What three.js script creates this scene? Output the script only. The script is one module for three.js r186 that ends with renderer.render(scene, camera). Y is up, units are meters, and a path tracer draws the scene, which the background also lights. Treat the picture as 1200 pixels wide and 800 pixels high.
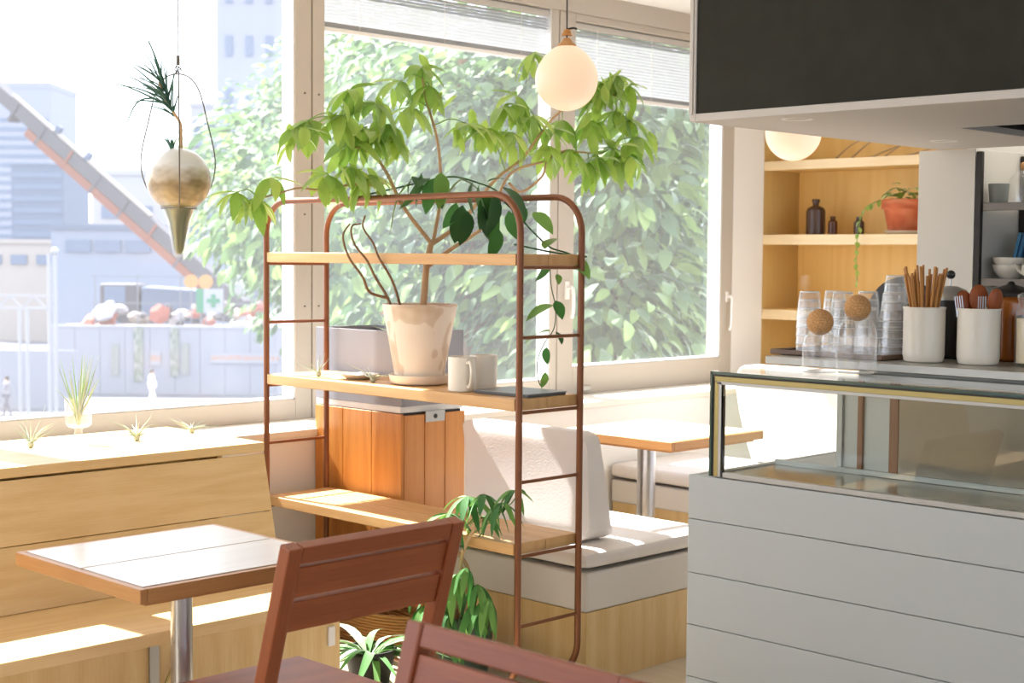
import * as THREE from 'three';
import { RoundedBoxGeometry } from 'three/addons/geometries/RoundedBoxGeometry.js';
import { mergeGeometries, mergeVertices } from 'three/addons/utils/BufferGeometryUtils.js';
import { ImprovedNoise } from 'three/addons/math/ImprovedNoise.js';
import { RectAreaLightUniformsLib } from 'three/addons/lights/RectAreaLightUniformsLib.js';
import { MarchingCubes } from 'three/addons/objects/MarchingCubes.js';

// ------------------------------------------------------------------ camera, sky, sun, exposure
const scene = new THREE.Scene();
const camera = new THREE.PerspectiveCamera(25.87, 1.5, 0.05, 2000);
camera.position.set(0, 1.45, 0);
camera.up.set(-0.04611, 0.99832, -0.03503);
camera.lookAt(-0.70374, 1.45 - 0.05735, -0.70814);
camera.focus = 4.4;
camera.userData.fStop = 5.0;

scene.background = new THREE.Color().setRGB(0.85, 0.935, 1.06);
scene.backgroundIntensity = 1.0;

const SUN = new THREE.Vector3(0.99, -1.14, -0.10).normalize();
const sun = new THREE.DirectionalLight(new THREE.Color().setRGB(1.0, 0.975, 0.945), 7.0);
sun.target.position.set(-4, 0.8, -3.5);
sun.position.copy(sun.target.position).addScaledVector(SUN, -40);
sun.castShadow = true;
sun.shadow.mapSize.set(4096, 4096);
Object.assign(sun.shadow.camera, { left: -30, right: 30, top: 30, bottom: -30, near: 1, far: 160 });
sun.shadow.radius = 1;
scene.add(sun, sun.target);

const renderer = new THREE.WebGLRenderer({ antialias: true });
renderer.toneMapping = THREE.LinearToneMapping;
renderer.toneMappingExposure = 3.4;
renderer.shadowMap.enabled = true;
RectAreaLightUniformsLib.init();

// ------------------------------------------------------------------ helpers
function rngOf(seed) {
  let a = seed >>> 0;
  return () => { a = (a + 0x6D2B79F5) | 0; let t = Math.imul(a ^ (a >>> 15), 1 | a); t = (t + Math.imul(t ^ (t >>> 7), 61 | t)) ^ t; return ((t ^ (t >>> 14)) >>> 0) / 4294967296; };
}
const noise = new ImprovedNoise();
const V = (x, y, z) => new THREE.Vector3(x, y, z);
const PI = Math.PI;
const taken = new Map();
function numbered(name) {
  const n = taken.get(name) ?? 0;
  taken.set(name, n + 1);
  return n ? `${name}_${String(n).padStart(3, '0')}` : name;
}
function tag(o, label, category, group) {
  o.userData.label = label; o.userData.category = category;
  if (group) o.userData.group = group;
  return o;
}
function thing(name, label, category, pos = [0, 0, 0], turn = 0, group) {
  const o = new THREE.Group();
  o.name = numbered(name);
  o.position.set(...pos);
  o.rotation.y = turn;
  scene.add(o);
  return tag(o, label, category, group);
}
function solo(name, geo, mat, label, category, pos = [0, 0, 0], turn = 0, group) {
  const o = new THREE.Mesh(geo, mat);
  o.name = numbered(name);
  o.position.set(...pos);
  o.rotation.y = turn;
  scene.add(o);
  return tag(o, label, category, group);
}
function part(name, geo, mat, parent, pos = [0, 0, 0], rot = [0, 0, 0]) {
  const o = new THREE.Mesh(geo, mat);
  o.name = name;
  o.position.set(...pos);
  o.rotation.set(...rot);
  parent.add(o);
  return o;
}
function struct(name, geo, mat, pos = [0, 0, 0]) {
  const o = geo ? new THREE.Mesh(geo, mat) : new THREE.Group();
  o.name = name;
  o.position.set(...pos);
  o.userData.kind = 'structure';
  scene.add(o);
  return o;
}
function copyOf(src, pos, turn, label, group) {
  const c = src.clone();
  c.name = numbered(src.name.replace(/_\d\d\d$/, ''));
  c.position.set(...pos);
  if (turn !== undefined) c.rotation.y = turn;
  if (label) c.userData.label = label;
  if (group) c.userData.group = group;
  scene.add(c);
  return c;
}
// uv in metres, u along the given grain axis
function metreUV(g, grain = 'x') {
  const p = g.attributes.position, n = g.attributes.normal, uv = new Float32Array(p.count * 2);
  const axes = { x: 0, y: 1, z: 2 }, gi = axes[grain];
  for (let i = 0; i < p.count; i++) {
    const q = [p.getX(i), p.getY(i), p.getZ(i)], m = [Math.abs(n.getX(i)), Math.abs(n.getY(i)), Math.abs(n.getZ(i))];
    const k = m[0] > m[1] && m[0] > m[2] ? 0 : m[1] > m[2] ? 1 : 2;
    const rest = [0, 1, 2].filter((a) => a !== k);
    let u = rest[0], v = rest[1];
    if (rest.includes(gi)) { u = gi; v = rest.find((a) => a !== gi); }
    uv[i * 2] = q[u]; uv[i * 2 + 1] = q[v] + 0.37 * q[k];
  }
  g.setAttribute('uv', new THREE.BufferAttribute(uv, 2));
  return g;
}
const boxes = new Map();
function box(w, h, d, r = 0.003, grain) {
  grain ??= w >= h && w >= d ? 'x' : h >= d ? 'y' : 'z';
  const key = [w, h, d, r, grain].join();
  if (!boxes.has(key)) {
    const g = r > 0 ? new RoundedBoxGeometry(w, h, d, r > 0.015 ? 3 : 1, Math.min(r, w / 2.01, h / 2.01, d / 2.01)) : new THREE.BoxGeometry(w, h, d);
    boxes.set(key, metreUV(g, grain));
  }
  return boxes.get(key);
}
// a box given by its limits
function slab(x0, x1, y0, y1, z0, z1, r = 0.002, grain) {
  const g = box(Math.abs(x1 - x0), Math.abs(y1 - y0), Math.abs(z1 - z0), r, grain).clone();
  return { geo: g, pos: [(x0 + x1) / 2, (y0 + y1) / 2, (z0 + z1) / 2] };
}
function pslab(name, mat, parent, x0, x1, y0, y1, z0, z1, r, grain) {
  const s = slab(x0, x1, y0, y1, z0, z1, r, grain), b = parent.position;
  return part(name, s.geo, mat, parent, [s.pos[0] - b.x, s.pos[1] - b.y, s.pos[2] - b.z]);
}
function sslab(name, mat, x0, x1, y0, y1, z0, z1, r = 0, grain) {
  const s = slab(x0, x1, y0, y1, z0, z1, r, grain);
  return struct(name, s.geo, mat, s.pos);
}
function tube(points, r, seg = 0, radial = 8, closed = false) {
  const c = new THREE.CatmullRomCurve3(points.map((p) => p.isVector3 ? p : V(...p)), closed, 'centripetal');
  return new THREE.TubeGeometry(c, seg || points.length * 5, r, radial, closed);
}
// tube with a radius that falls from r0 to r1
function taperTube(points, r0, r1, seg = 0, radial = 7) {
  const g = tube(points, 1, seg, radial), p = g.attributes.position, n = g.attributes.normal, rows = p.count / (radial + 1);
  for (let i = 0; i < p.count; i++) {
    const t = Math.floor(i / (radial + 1)) / (rows - 1), r = r0 + (r1 - r0) * t - 1;
    p.setXYZ(i, p.getX(i) + n.getX(i) * r, p.getY(i) + n.getY(i) * r, p.getZ(i) + n.getZ(i) * r);
  }
  return g;
}
const lathe = (pts, seg = 32) => new THREE.LatheGeometry(pts.map(([x, y]) => new THREE.Vector2(x, y)), seg);
const cyl = (r0, r1, h, seg = 20, open = false) => new THREE.CylinderGeometry(r0, r1, h, seg, 1, open);
const moved = (g, x, y, z) => g.clone().translate(x, y, z);

// ------------------------------------------------------------------ textures
function dataTex(w, h, fn, srgb = true) {
  const d = new Uint8Array(w * h * 4);
  for (let y = 0; y < h; y++) for (let x = 0; x < w; x++) {
    const c = fn(x / w, y / h), o = (y * w + x) * 4;
    d[o] = Math.max(0, Math.min(255, c[0])); d[o + 1] = Math.max(0, Math.min(255, c[1])); d[o + 2] = Math.max(0, Math.min(255, c[2])); d[o + 3] = 255;
  }
  const t = new THREE.DataTexture(d, w, h, THREE.RGBAFormat);
  t.magFilter = THREE.LinearFilter; t.minFilter = THREE.LinearMipmapLinearFilter; t.generateMipmaps = true;
  t.wrapS = t.wrapT = THREE.MirroredRepeatWrapping;
  if (srgb) t.colorSpace = THREE.SRGBColorSpace;
  t.needsUpdate = true;
  return t;
}
function woodTex(a, b, seed, { rings = 9, streak = 0.5, size = 512, lenM = 1.3, wideM = 0.4 } = {}) {
  const t = dataTex(size, size, (u, v) => {
    const warp = noise.noise(u * 1.6 + seed, v * 3, seed) * 0.5 + noise.noise(u * 5 + seed, v * 7, seed + 9) * 0.14;
    const ring = 0.5 + 0.5 * Math.sin((v * rings + warp * 2.6) * 2 * PI);
    const fine = noise.noise(u * 9 + seed, v * 130, seed + 3) * 0.5 + noise.noise(u * 30, v * 260 + seed, seed + 5) * 0.35;
    const broad = noise.noise(u * 2.1, v * 4 + seed, seed + 7);
    const k = Math.max(0, Math.min(1, 0.35 * ring + streak * fine + 0.22 * broad + 0.3));
    return [0, 1, 2].map((c) => a[c] + (b[c] - a[c]) * k);
  });
  t.repeat.set(1 / lenM, 1 / wideM);
  return t;
}
function woodMat(a, b, seed, o = {}, m = {}) {
  const map = woodTex(a, b, seed, o);
  return new THREE.MeshPhysicalMaterial({ map, roughness: 0.5, ...m });
}
const std = (color, roughness = 0.6, o = {}) => new THREE.MeshPhysicalMaterial({ color, roughness, ...o });
const glassMat = (o = {}) => new THREE.MeshPhysicalMaterial({ color: 0xffffff, roughness: 0.0, transmission: 1, thickness: 0, ior: 1.5, ...o });

const M = {
  benchWood: woodMat([228, 200, 152], [208, 172, 118], 3, { rings: 5, streak: 0.5 }, { roughness: 0.5 }),
  benchPly: woodMat([226, 198, 146], [206, 168, 110], 14, { rings: 3, streak: 0.7 }, { roughness: 0.55 }),
  paleTop: woodMat([226, 214, 204], [212, 196, 184], 5, { rings: 6, streak: 0.45 }, { roughness: 0.36, clearcoat: 0.45, clearcoatRoughness: 0.14 }),
  tableEdge: woodMat([200, 148, 92], [170, 116, 66], 6, { rings: 4 }, { roughness: 0.45 }),
  chair: woodMat([164, 86, 42], [130, 60, 27], 8, { rings: 5, streak: 0.5 }, { roughness: 0.42, clearcoat: 0.2, clearcoatRoughness: 0.4 }),
  rackWood: woodMat([216, 174, 120], [194, 146, 92], 10, { rings: 6, streak: 0.5 }, { roughness: 0.5 }),
  cabinet: woodMat([208, 142, 66], [178, 108, 40], 11, { rings: 3, streak: 0.7 }, { roughness: 0.42 }),
  niche: woodMat([240, 204, 132], [228, 184, 104], 12, { rings: 3, streak: 0.35, lenM: 1.6 }, { roughness: 0.55 }),
  nicheFront: woodMat([236, 212, 170], [222, 192, 146], 13, { rings: 4 }, { roughness: 0.55 }),
  floor: woodMat([208, 196, 176], [192, 178, 154], 15, { rings: 3, streak: 0.3 }, { roughness: 0.45 }),
  bamboo: woodMat([206, 150, 84], [176, 114, 52], 16, { rings: 2 }, { roughness: 0.55 }),
  spoon: woodMat([172, 96, 48], [140, 66, 30], 17, { rings: 4 }, { roughness: 0.45 }),
  bark: woodMat([150, 116, 84], [112, 82, 58], 18, { rings: 9, lenM: 0.3, wideM: 0.1 }, { roughness: 0.9 }),
  stem: woodMat([204, 172, 134], [176, 142, 104], 19, { rings: 7, lenM: 0.2, wideM: 0.08 }, { roughness: 0.8 }),
  cork: new THREE.MeshPhysicalMaterial({ map: dataTex(128, 128, (u, v) => { const k = noise.noise(u * 34, v * 34, 2) + 0.6 * noise.noise(u * 80, v * 80, 4); return [196 + k * 34, 148 + k * 32, 96 + k * 28]; }), roughness: 0.85 }),
  wall: std(0xe8e4dd, 0.85),
  plaster: std(0xd9d5cc, 0.9),
  ceiling: std(0xeeece6, 0.9),
  frame: std(0xb9afa2, 0.5),
  reveal: std(0xe8e8e6, 0.45),
  gasket: std(0x6b6257, 0.8),
  sill: std(0xe4ded2, 0.45),
  pane: glassMat({ roughness: 0.2 }),
  clear: glassMat({ transmission: 0.95 }),
  caseGlass: glassMat({ color: 0xf4faf7 }),
  glassEdge: new THREE.MeshPhysicalMaterial({ color: 0x4d675e, roughness: 0.15, transmission: 0.35, thickness: 0 }),
  slat: new THREE.MeshPhysicalMaterial({ color: 0xc9cbcd, roughness: 0.75, transmission: 0.03, thickness: 0 }),
  rail: std(0xbdb8b0, 0.5),
  copper: std(0x7e4e30, 0.4, { metalness: 0.4 }),
  steel: std(0xb9b9bb, 0.28, { metalness: 0.9 }),
  brushed: std(0xaeaca6, 0.42, { metalness: 0.55 }),
  white: std(0xe9e6e0, 0.55),
  cushion: new THREE.MeshPhysicalMaterial({ color: 0xe6dfda, roughness: 0.6, bumpMap: dataTex(256, 256, (u, v) => { const k = 128 + 90 * noise.noise(u * 60, v * 60, 3) + 40 * noise.noise(u * 7, v * 7, 1); return [k, k, k]; }, false), bumpScale: 0.0006 }),
  cushionBand: std(0xdad4cc, 0.65),
  counter: std(0xb4b7b5, 0.5),
  hood: std(0xcac5bf, 0.7),
  board: new THREE.MeshPhysicalMaterial({ map: dataTex(256, 256, (u, v) => { const k = noise.noise(u * 5, v * 5, 7) * 6 + noise.noise(u * 21, v * 17, 2) * 4; return [38 + k, 38 + k, 29 + k]; }), roughness: 0.85 }),
  black: std(0x1b1a19, 0.4),
  dark: std(0x2a2622, 0.6),
  brass: std(0xa8975f, 0.4, { metalness: 0.5 }),
  ceramic: std(0xe4dfd2, 0.28, { clearcoat: 0.3 }),
  cream: std(0xe9e2d4, 0.3, { clearcoat: 0.4 }),
  greyBox: std(0x8c8c92, 0.6),
  clay: new THREE.MeshPhysicalMaterial({ map: dataTex(256, 256, (u, v) => { const q = noise.noise(u * 7, v * 5, 3) + 0.5 * noise.noise(u * 22, v * 18, 5), s = q > 0.12 ? 0.25 + 0.6 * Math.min(1, q) : 0.06 * (q + 0.5); return [238 - s * 52, 224 - s * 70, 208 - s * 86]; }), roughness: 0.85 }),
  saucer: std(0xe0d2c2, 0.7),
  terracotta: new THREE.MeshPhysicalMaterial({ map: dataTex(128, 128, (u, v) => { const k = noise.noise(u * 8, v * 8, 3), w = Math.max(0, noise.noise(u * 5, v * 12, 9)); return [186 + k * 24 + w * 30, 96 + k * 18 + w * 60, 58 + k * 14 + w * 60]; }), roughness: 0.9 }),
  soil: std(0x4a3826, 1),
  darkBottle: std(0x4a342a, 0.2),
  amber: new THREE.MeshPhysicalMaterial({ color: 0x8a4a18, roughness: 0.08, transmission: 0.7, thickness: 0 }),
  globe: new THREE.MeshPhysicalMaterial({ color: 0xdcb69c, roughness: 0.4, emissive: new THREE.Color().setRGB(1.0, 0.68, 0.48), emissiveIntensity: 0.18 }),
  wicker: woodMat([196, 146, 88], [150, 100, 52], 21, { rings: 6, lenM: 0.2, wideM: 0.06 }, { roughness: 0.8 }),
  wire: std(0x6a645c, 0.4, { metalness: 0.4 }),
};
const leafMat = (hex, tr = 0.42) => new THREE.MeshPhysicalMaterial({ color: hex, roughness: 0.85, transmission: tr, thickness: 0, side: THREE.DoubleSide });
const LEAF = {
  fresh: [leafMat(0x9ec04e, 0.55), leafMat(0xb0cc5e, 0.55), leafMat(0x8cb348, 0.5), leafMat(0xa0be6c, 0.5)],
  hoya: [leafMat(0x3f7a34, 0.25), leafMat(0x2d5c2c, 0.2), leafMat(0x6f9a44, 0.35)],
  low: [leafMat(0x4d8a3a, 0.3), leafMat(0x3c7434, 0.28), leafMat(0x6d9f48, 0.35)],
  air: [leafMat(0xaab8a0, 0.2), leafMat(0xc0c8b4, 0.2)],
  tree: [leafMat(0x63804f, 0.45), leafMat(0x4d6b48, 0.42), leafMat(0x8aa65e, 0.48)],
};

// ------------------------------------------------------------------ the room
const Y1 = 2.77;                       // ceiling
sslab('floor', M.floor, -5.3, 3.2, -0.2, 0, -5.3, 3.2);
sslab('floor_booth', M.floor, -5.3, -2.35, -0.2, 0, -7.8, -5.3);
sslab('ceiling', M.ceiling, -5.3, 3.2, Y1, Y1 + 0.2, -5.3, 3.2);
sslab('ceiling_booth', M.ceiling, -5.3, -2.35, Y1, Y1 + 0.2, -7.8, -5.3);
{ // unseen glazed door, added to bring daylight into the booth corner
  const d = struct('added_door_1', null, null, [-2.41, 0, -6.25]);
  for (const z of [-5.30, -6.25, -7.16]) pslab('door_stile', M.frame, d, -2.45, -2.37, 0, Y1, z - 0.05, z, 0.003, 'y');
  for (const [a, b] of [[-6.25, -5.35], [-7.16, -6.30]]) {
    pslab('door_rail', M.frame, d, -2.45, -2.37, 0, 0.12, a, b, 0.003, 'z');
    pslab('door_rail', M.frame, d, -2.45, -2.37, Y1 - 0.08, Y1, a, b, 0.003, 'z');
    part('pane', new THREE.PlaneGeometry(b - a, Y1 - 0.2).rotateY(PI / 2), M.pane, d, [0, (0.12 + Y1 - 0.08) / 2, (a + b) / 2 + 6.25]);
  }
}
sslab('wall_left', M.wall, -5.2, -4.78, 0, 0.72, -7.8, 3.2);
sslab('trim_1', M.sill, -5.2, -4.76, 0.72, 0.75, -7.18, 3.2, 0.004);           // window sill
sslab('trim_2', M.frame, -5.2, -5.075, 2.667, Y1, -6.9, 3.2);                   // head above the windows
sslab('wall_far', M.wall, -5.3, -2.35, 0, Y1, -7.8, -7.6);
sslab('wall_right', M.plaster, 3.0, 3.2, 0, 0.35, -5.3, 3.0);
sslab('trim_6', M.frame, 3.0, 3.2, 2.62, Y1, -5.3, 3.0);
sslab('wall_right_far', M.plaster, 3.0, 3.2, 0.35, 2.62, -5.3, -3.74);
for (let i = 0; i < 4; i++) {            // unseen windows opposite the window bench, added as daylight fill
  const za = 3.0 - i * 1.685, w = struct(`window_${8 + i}`, null, null, [3.1, 0.35, za - 0.84]);
  pslab('frame_stile', M.frame, w, 3.04, 3.16, 0.35, 2.62, za - 0.07, za, 0.003, 'y');
  pslab('frame_stile', M.frame, w, 3.04, 3.16, 0.35, 2.62, za - 1.68, za - 1.61, 0.003, 'y');
  pslab('frame_rail', M.frame, w, 3.04, 3.16, 0.35, 0.43, za - 1.6095, za - 0.0705, 0.003, 'z');
  part('pane', new THREE.PlaneGeometry(1.54, 2.19).rotateY(PI / 2), M.pane, w, [0, (0.43 + 2.62) / 2 - 0.35, 0]);
}
sslab('wall_back', M.plaster, -5.2, 3.2, 0, 0.45, 3.0, 3.2);
sslab('trim_5', M.frame, -5.2, 3.2, 2.62, Y1, 3.0, 3.2);
sslab('wall_back_right', M.plaster, -1.84, 3.2, 0.45, 2.62, 3.0, 3.2);
for (let i = 0; i < 2; i++) {            // unseen windows behind the viewer, added to light the counter and the hood
  const xa = -5.2 + i * 1.68, w = struct(`window_${6 + i}`, null, null, [xa + 0.84, 0.45, 3.1]);
  pslab('frame_stile', M.frame, w, xa, xa + 0.07, 0.45, 2.62, 3.04, 3.16, 0.003, 'y');
  pslab('frame_stile', M.frame, w, xa + 1.61, xa + 1.68, 0.45, 2.62, 3.04, 3.16, 0.003, 'y');
  pslab('frame_rail', M.frame, w, xa + 0.0705, xa + 1.6095, 0.45, 0.53, 3.04, 3.16, 0.003, 'x');
  part('pane', new THREE.PlaneGeometry(1.54, 2.09), M.pane, w, [0, (0.53 + 2.62) / 2 - 0.45, 0]);
}
sslab('wall_left_end', M.wall, -5.2, -5.09, 0.75, Y1, -7.6, -6.897);
sslab('wall_left_near', M.wall, -5.2, -5.09, 0.75, 2.667, 2.0, 3.0);

// windows: z0 is the edge nearer the viewer, z1 the farther one; pane limits p0, p1 and bottom pb
function makeWindow(n, z0, z1, p0, p1, pb, pt = 2.667) {
  const w = struct(`window_${n}`, null, null, [-5.13, 0.75, (z0 + z1) / 2]);
  const X0 = -5.185, X1 = -5.088;
  pslab('frame_stile', M.frame, w, X0, X1, 0.75, 2.667, z0, p0, 0.003, 'y');
  pslab('frame_stile', M.frame, w, X0, X1, 0.75, 2.667, p1, z1, 0.003, 'y');
  pslab('frame_rail', M.frame, w, X0, X1, 0.75, pb, p0, p1, 0.003, 'z');
  if (pt < 2.667) pslab('frame_rail', M.frame, w, X0, X1, pt, 2.667, p0, p1, 0.003, 'z');
  // pale sash lining round the pane
  pslab('sash_lining', M.reveal, w, -5.17, -5.095, pb, pt, p1, p1 + 0.006, 0);
  pslab('sash_lining', M.reveal, w, -5.17, -5.095, pb, pb + 0.006, p0, p1, 0);
  const pane = part('pane', new THREE.PlaneGeometry(Math.abs(p1 - p0), pt - pb).rotateY(PI / 2), M.pane, w, [-5.155 + 5.13, (pb + pt) / 2 - 0.75, (p0 + p1) / 2 - (z0 + z1) / 2]);
  return w;
}
const win1 = makeWindow(1, -2.025, -3.902, -2.10, -3.817, 0.836, 2.70);
const win2 = makeWindow(2, -3.908, -5.436, -3.972, -5.388, 0.834);
const win3 = makeWindow(3, -5.442, -6.895, -5.558, -6.79, 0.889, 2.63);
makeWindow(4, -0.35, -2.022, -0.43, -1.955, 0.836);
makeWindow(5, 1.98, -0.347, 1.9, -0.42, 0.836);
// dark joint between neighbouring frames, screws, handle and latch
sslab('trim_3', M.gasket, -5.18, -5.093, 0.79, 2.667, -3.9075, -3.9025);
sslab('trim_4', M.gasket, -5.18, -5.093, 0.79, 2.667, -5.4415, -5.4365);
for (const [y, z] of [[2.13, -3.865], [2.13, -3.94], [1.23, -3.865], [1.23, -3.94], [1.62, -3.865]]) part('screw', cyl(0.004, 0.004, 0.006, 8).rotateZ(PI / 2), M.gasket, win1, [-5.087 + 5.13, y - 0.75, z - win1.position.z]);
{
  const b = win3.position;
  const h = part('handle', tube([[0, 0, 0], [0.035, 0.004, 0], [0.045, -0.03, 0], [0.045, -0.12, 0.003], [0.04, -0.15, 0.006]], 0.009, 30, 8), M.white, win3, [-5.088 - b.x, 1.29 - 0.75, -5.51 - b.z]);
  part('handle_plate', box(0.012, 0.09, 0.03, 0.004), M.white, h, [0, -0.01, 0]);
  pslab('latch', M.brushed, win3, -5.088, -5.05, 0.765, 0.795, -5.66, -5.6, 0.006);
  const h2 = part('handle', tube([[0, 0.08, 0], [0.03, 0.08, 0], [0.034, 0, 0], [0.033, -0.09, 0.004], [0.028, -0.11, 0.01]], 0.007, 30, 8), M.white, win3, [-5.088 - b.x, 1.15 - 0.75, -6.85 - b.z]);
  part('handle_plate', box(0.01, 0.06, 0.026, 0.004), M.white, h2, [0, 0.08, 0]);
}

// venetian blinds
function blind(label, zA, zB, top, bottom, n) {
  const len = Math.abs(zA - zB) - 0.012, mid = (zA + zB) / 2;
  const b = thing('venetian_blind', label, 'blind', [-5.118, bottom, mid]);
  part('head_rail', box(0.03, 0.03, len, 0.003), M.rail, b, [0, top - bottom - 0.016, 0]);
  const s = new THREE.BoxGeometry(0.025, 0.0012, len);
  const y0 = 0.045, y1 = top - bottom - 0.045;
  for (let i = 0; i < n; i++) part('slat', s, M.slat, b, [0, y0 + (y1 - y0) * i / (n - 1), 0], [0, 0, -0.75]);
  for (let i = 0; i < 7; i++) part('slat', s, M.slat, b, [0, 0.021 + i * 0.0028, 0], [0, 0, 0]);
  part('bottom_rail', box(0.026, 0.018, len, 0.003), M.white, b, [0, 0.009, 0]);
  for (const f of [-0.36, 0, 0.36]) part('ladder_cord', cyl(0.0015, 0.0015, top - bottom - 0.03, 5), M.white, b, [0.014, (top - bottom) / 2, f * len]);
  return b;
}
blind('half raised white venetian blind in the window behind the leafy potted plant', -3.975, -5.385, 2.662, 2.408, 12);
blind('half raised white venetian blind in the window beside the black menu board', -5.562, -6.786, 2.625, 2.262, 18);

// shelf niche in the far wall
const NX0 = -5.09, NX1 = -3.2, NZ = -7.19;
sslab('wall_niche_side', M.niche, NX0 - 0.06, NX0, 0, Y1, -7.6, NZ, 0, 'y');
sslab('wall_niche_back', M.niche, NX0, NX1, 0, Y1, -7.6, -7.555, 0, 'y');
sslab('wall_niche_right', M.wall, NX1, -2.35, 0, Y1, -7.6, NZ - 0.021);
{
  const sh = thing('wall_shelf', 'uppermost pale wooden shelf of the niche, holding dry branches', 'shelf', [-4.14, 1.962, -7.37]);
  pslab('shelf_board', M.niche, sh, NX0, NX1, 1.962, 2.007, -7.555, NZ - 0.03, 0.001);
  pslab('shelf_front', M.nicheFront, sh, NX0, NX1, 1.957, 2.009, NZ - 0.03, NZ, 0.003);
  const sh2 = thing('wall_shelf', 'pale wooden niche shelf holding brown bottles and a terracotta pot', 'shelf', [-4.14, 1.53, -7.37]);
  pslab('shelf_board', M.niche, sh2, NX0, NX1, 1.533, 1.586, -7.555, NZ - 0.03, 0.001);
  pslab('shelf_front', M.nicheFront, sh2, NX0, NX1, 1.528, 1.586, NZ - 0.03, NZ, 0.003);
  const sh3 = thing('wall_shelf', 'lowest pale wooden niche shelf, carrying a stemmed glass', 'shelf', [-4.14, 1.1, -7.37]);
  pslab('shelf_board', M.niche, sh3, NX0, NX1, 1.1, 1.153, -7.555, NZ - 0.03, 0.001);
  pslab('shelf_front', M.nicheFront, sh3, NX0, NX1, 1.095, 1.153, NZ - 0.03, NZ, 0.003);
}

// ------------------------------------------------------------------ service counter, display case, worktop
const CX0 = -2.6, CX1 = 1.6, CZ = -3.333;
{
  const c = thing('service_counter', 'pale grey painted counter with horizontal plank front below the glass case', 'counter', [(CX0 + CX1) / 2, 0, -3.8]);
  pslab('carcass', M.counter, c, CX0 + 0.02, CX1, 0, 0.82, -4.35, CZ - 0.02, 0.001);
  const edges = [0.836, 0.71, 0.556, 0.406, 0.256, 0.105, 0.0];
  for (let i = 0; i < 6; i++) pslab('plank', M.counter, c, CX0, CX1, edges[i + 1] + 0.0009, edges[i] - 0.0009, CZ - 0.021, CZ, 0.0022, 'x');
  for (let i = 0; i < 6; i++) pslab('plank', M.counter, c, CX0, CX0 + 0.02, edges[i + 1] + 0.0009, edges[i] - 0.0009, -4.35, CZ - 0.0215, 0.003, 'z');
  pslab('countertop', M.counter, c, CX0 + 0.02, CX1, 0.82, 0.834, -4.35, CZ - 0.021, 0.002);
}
const CT = 1.135, LZ = -3.638;        // top of the case, front of the steel ledge
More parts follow.
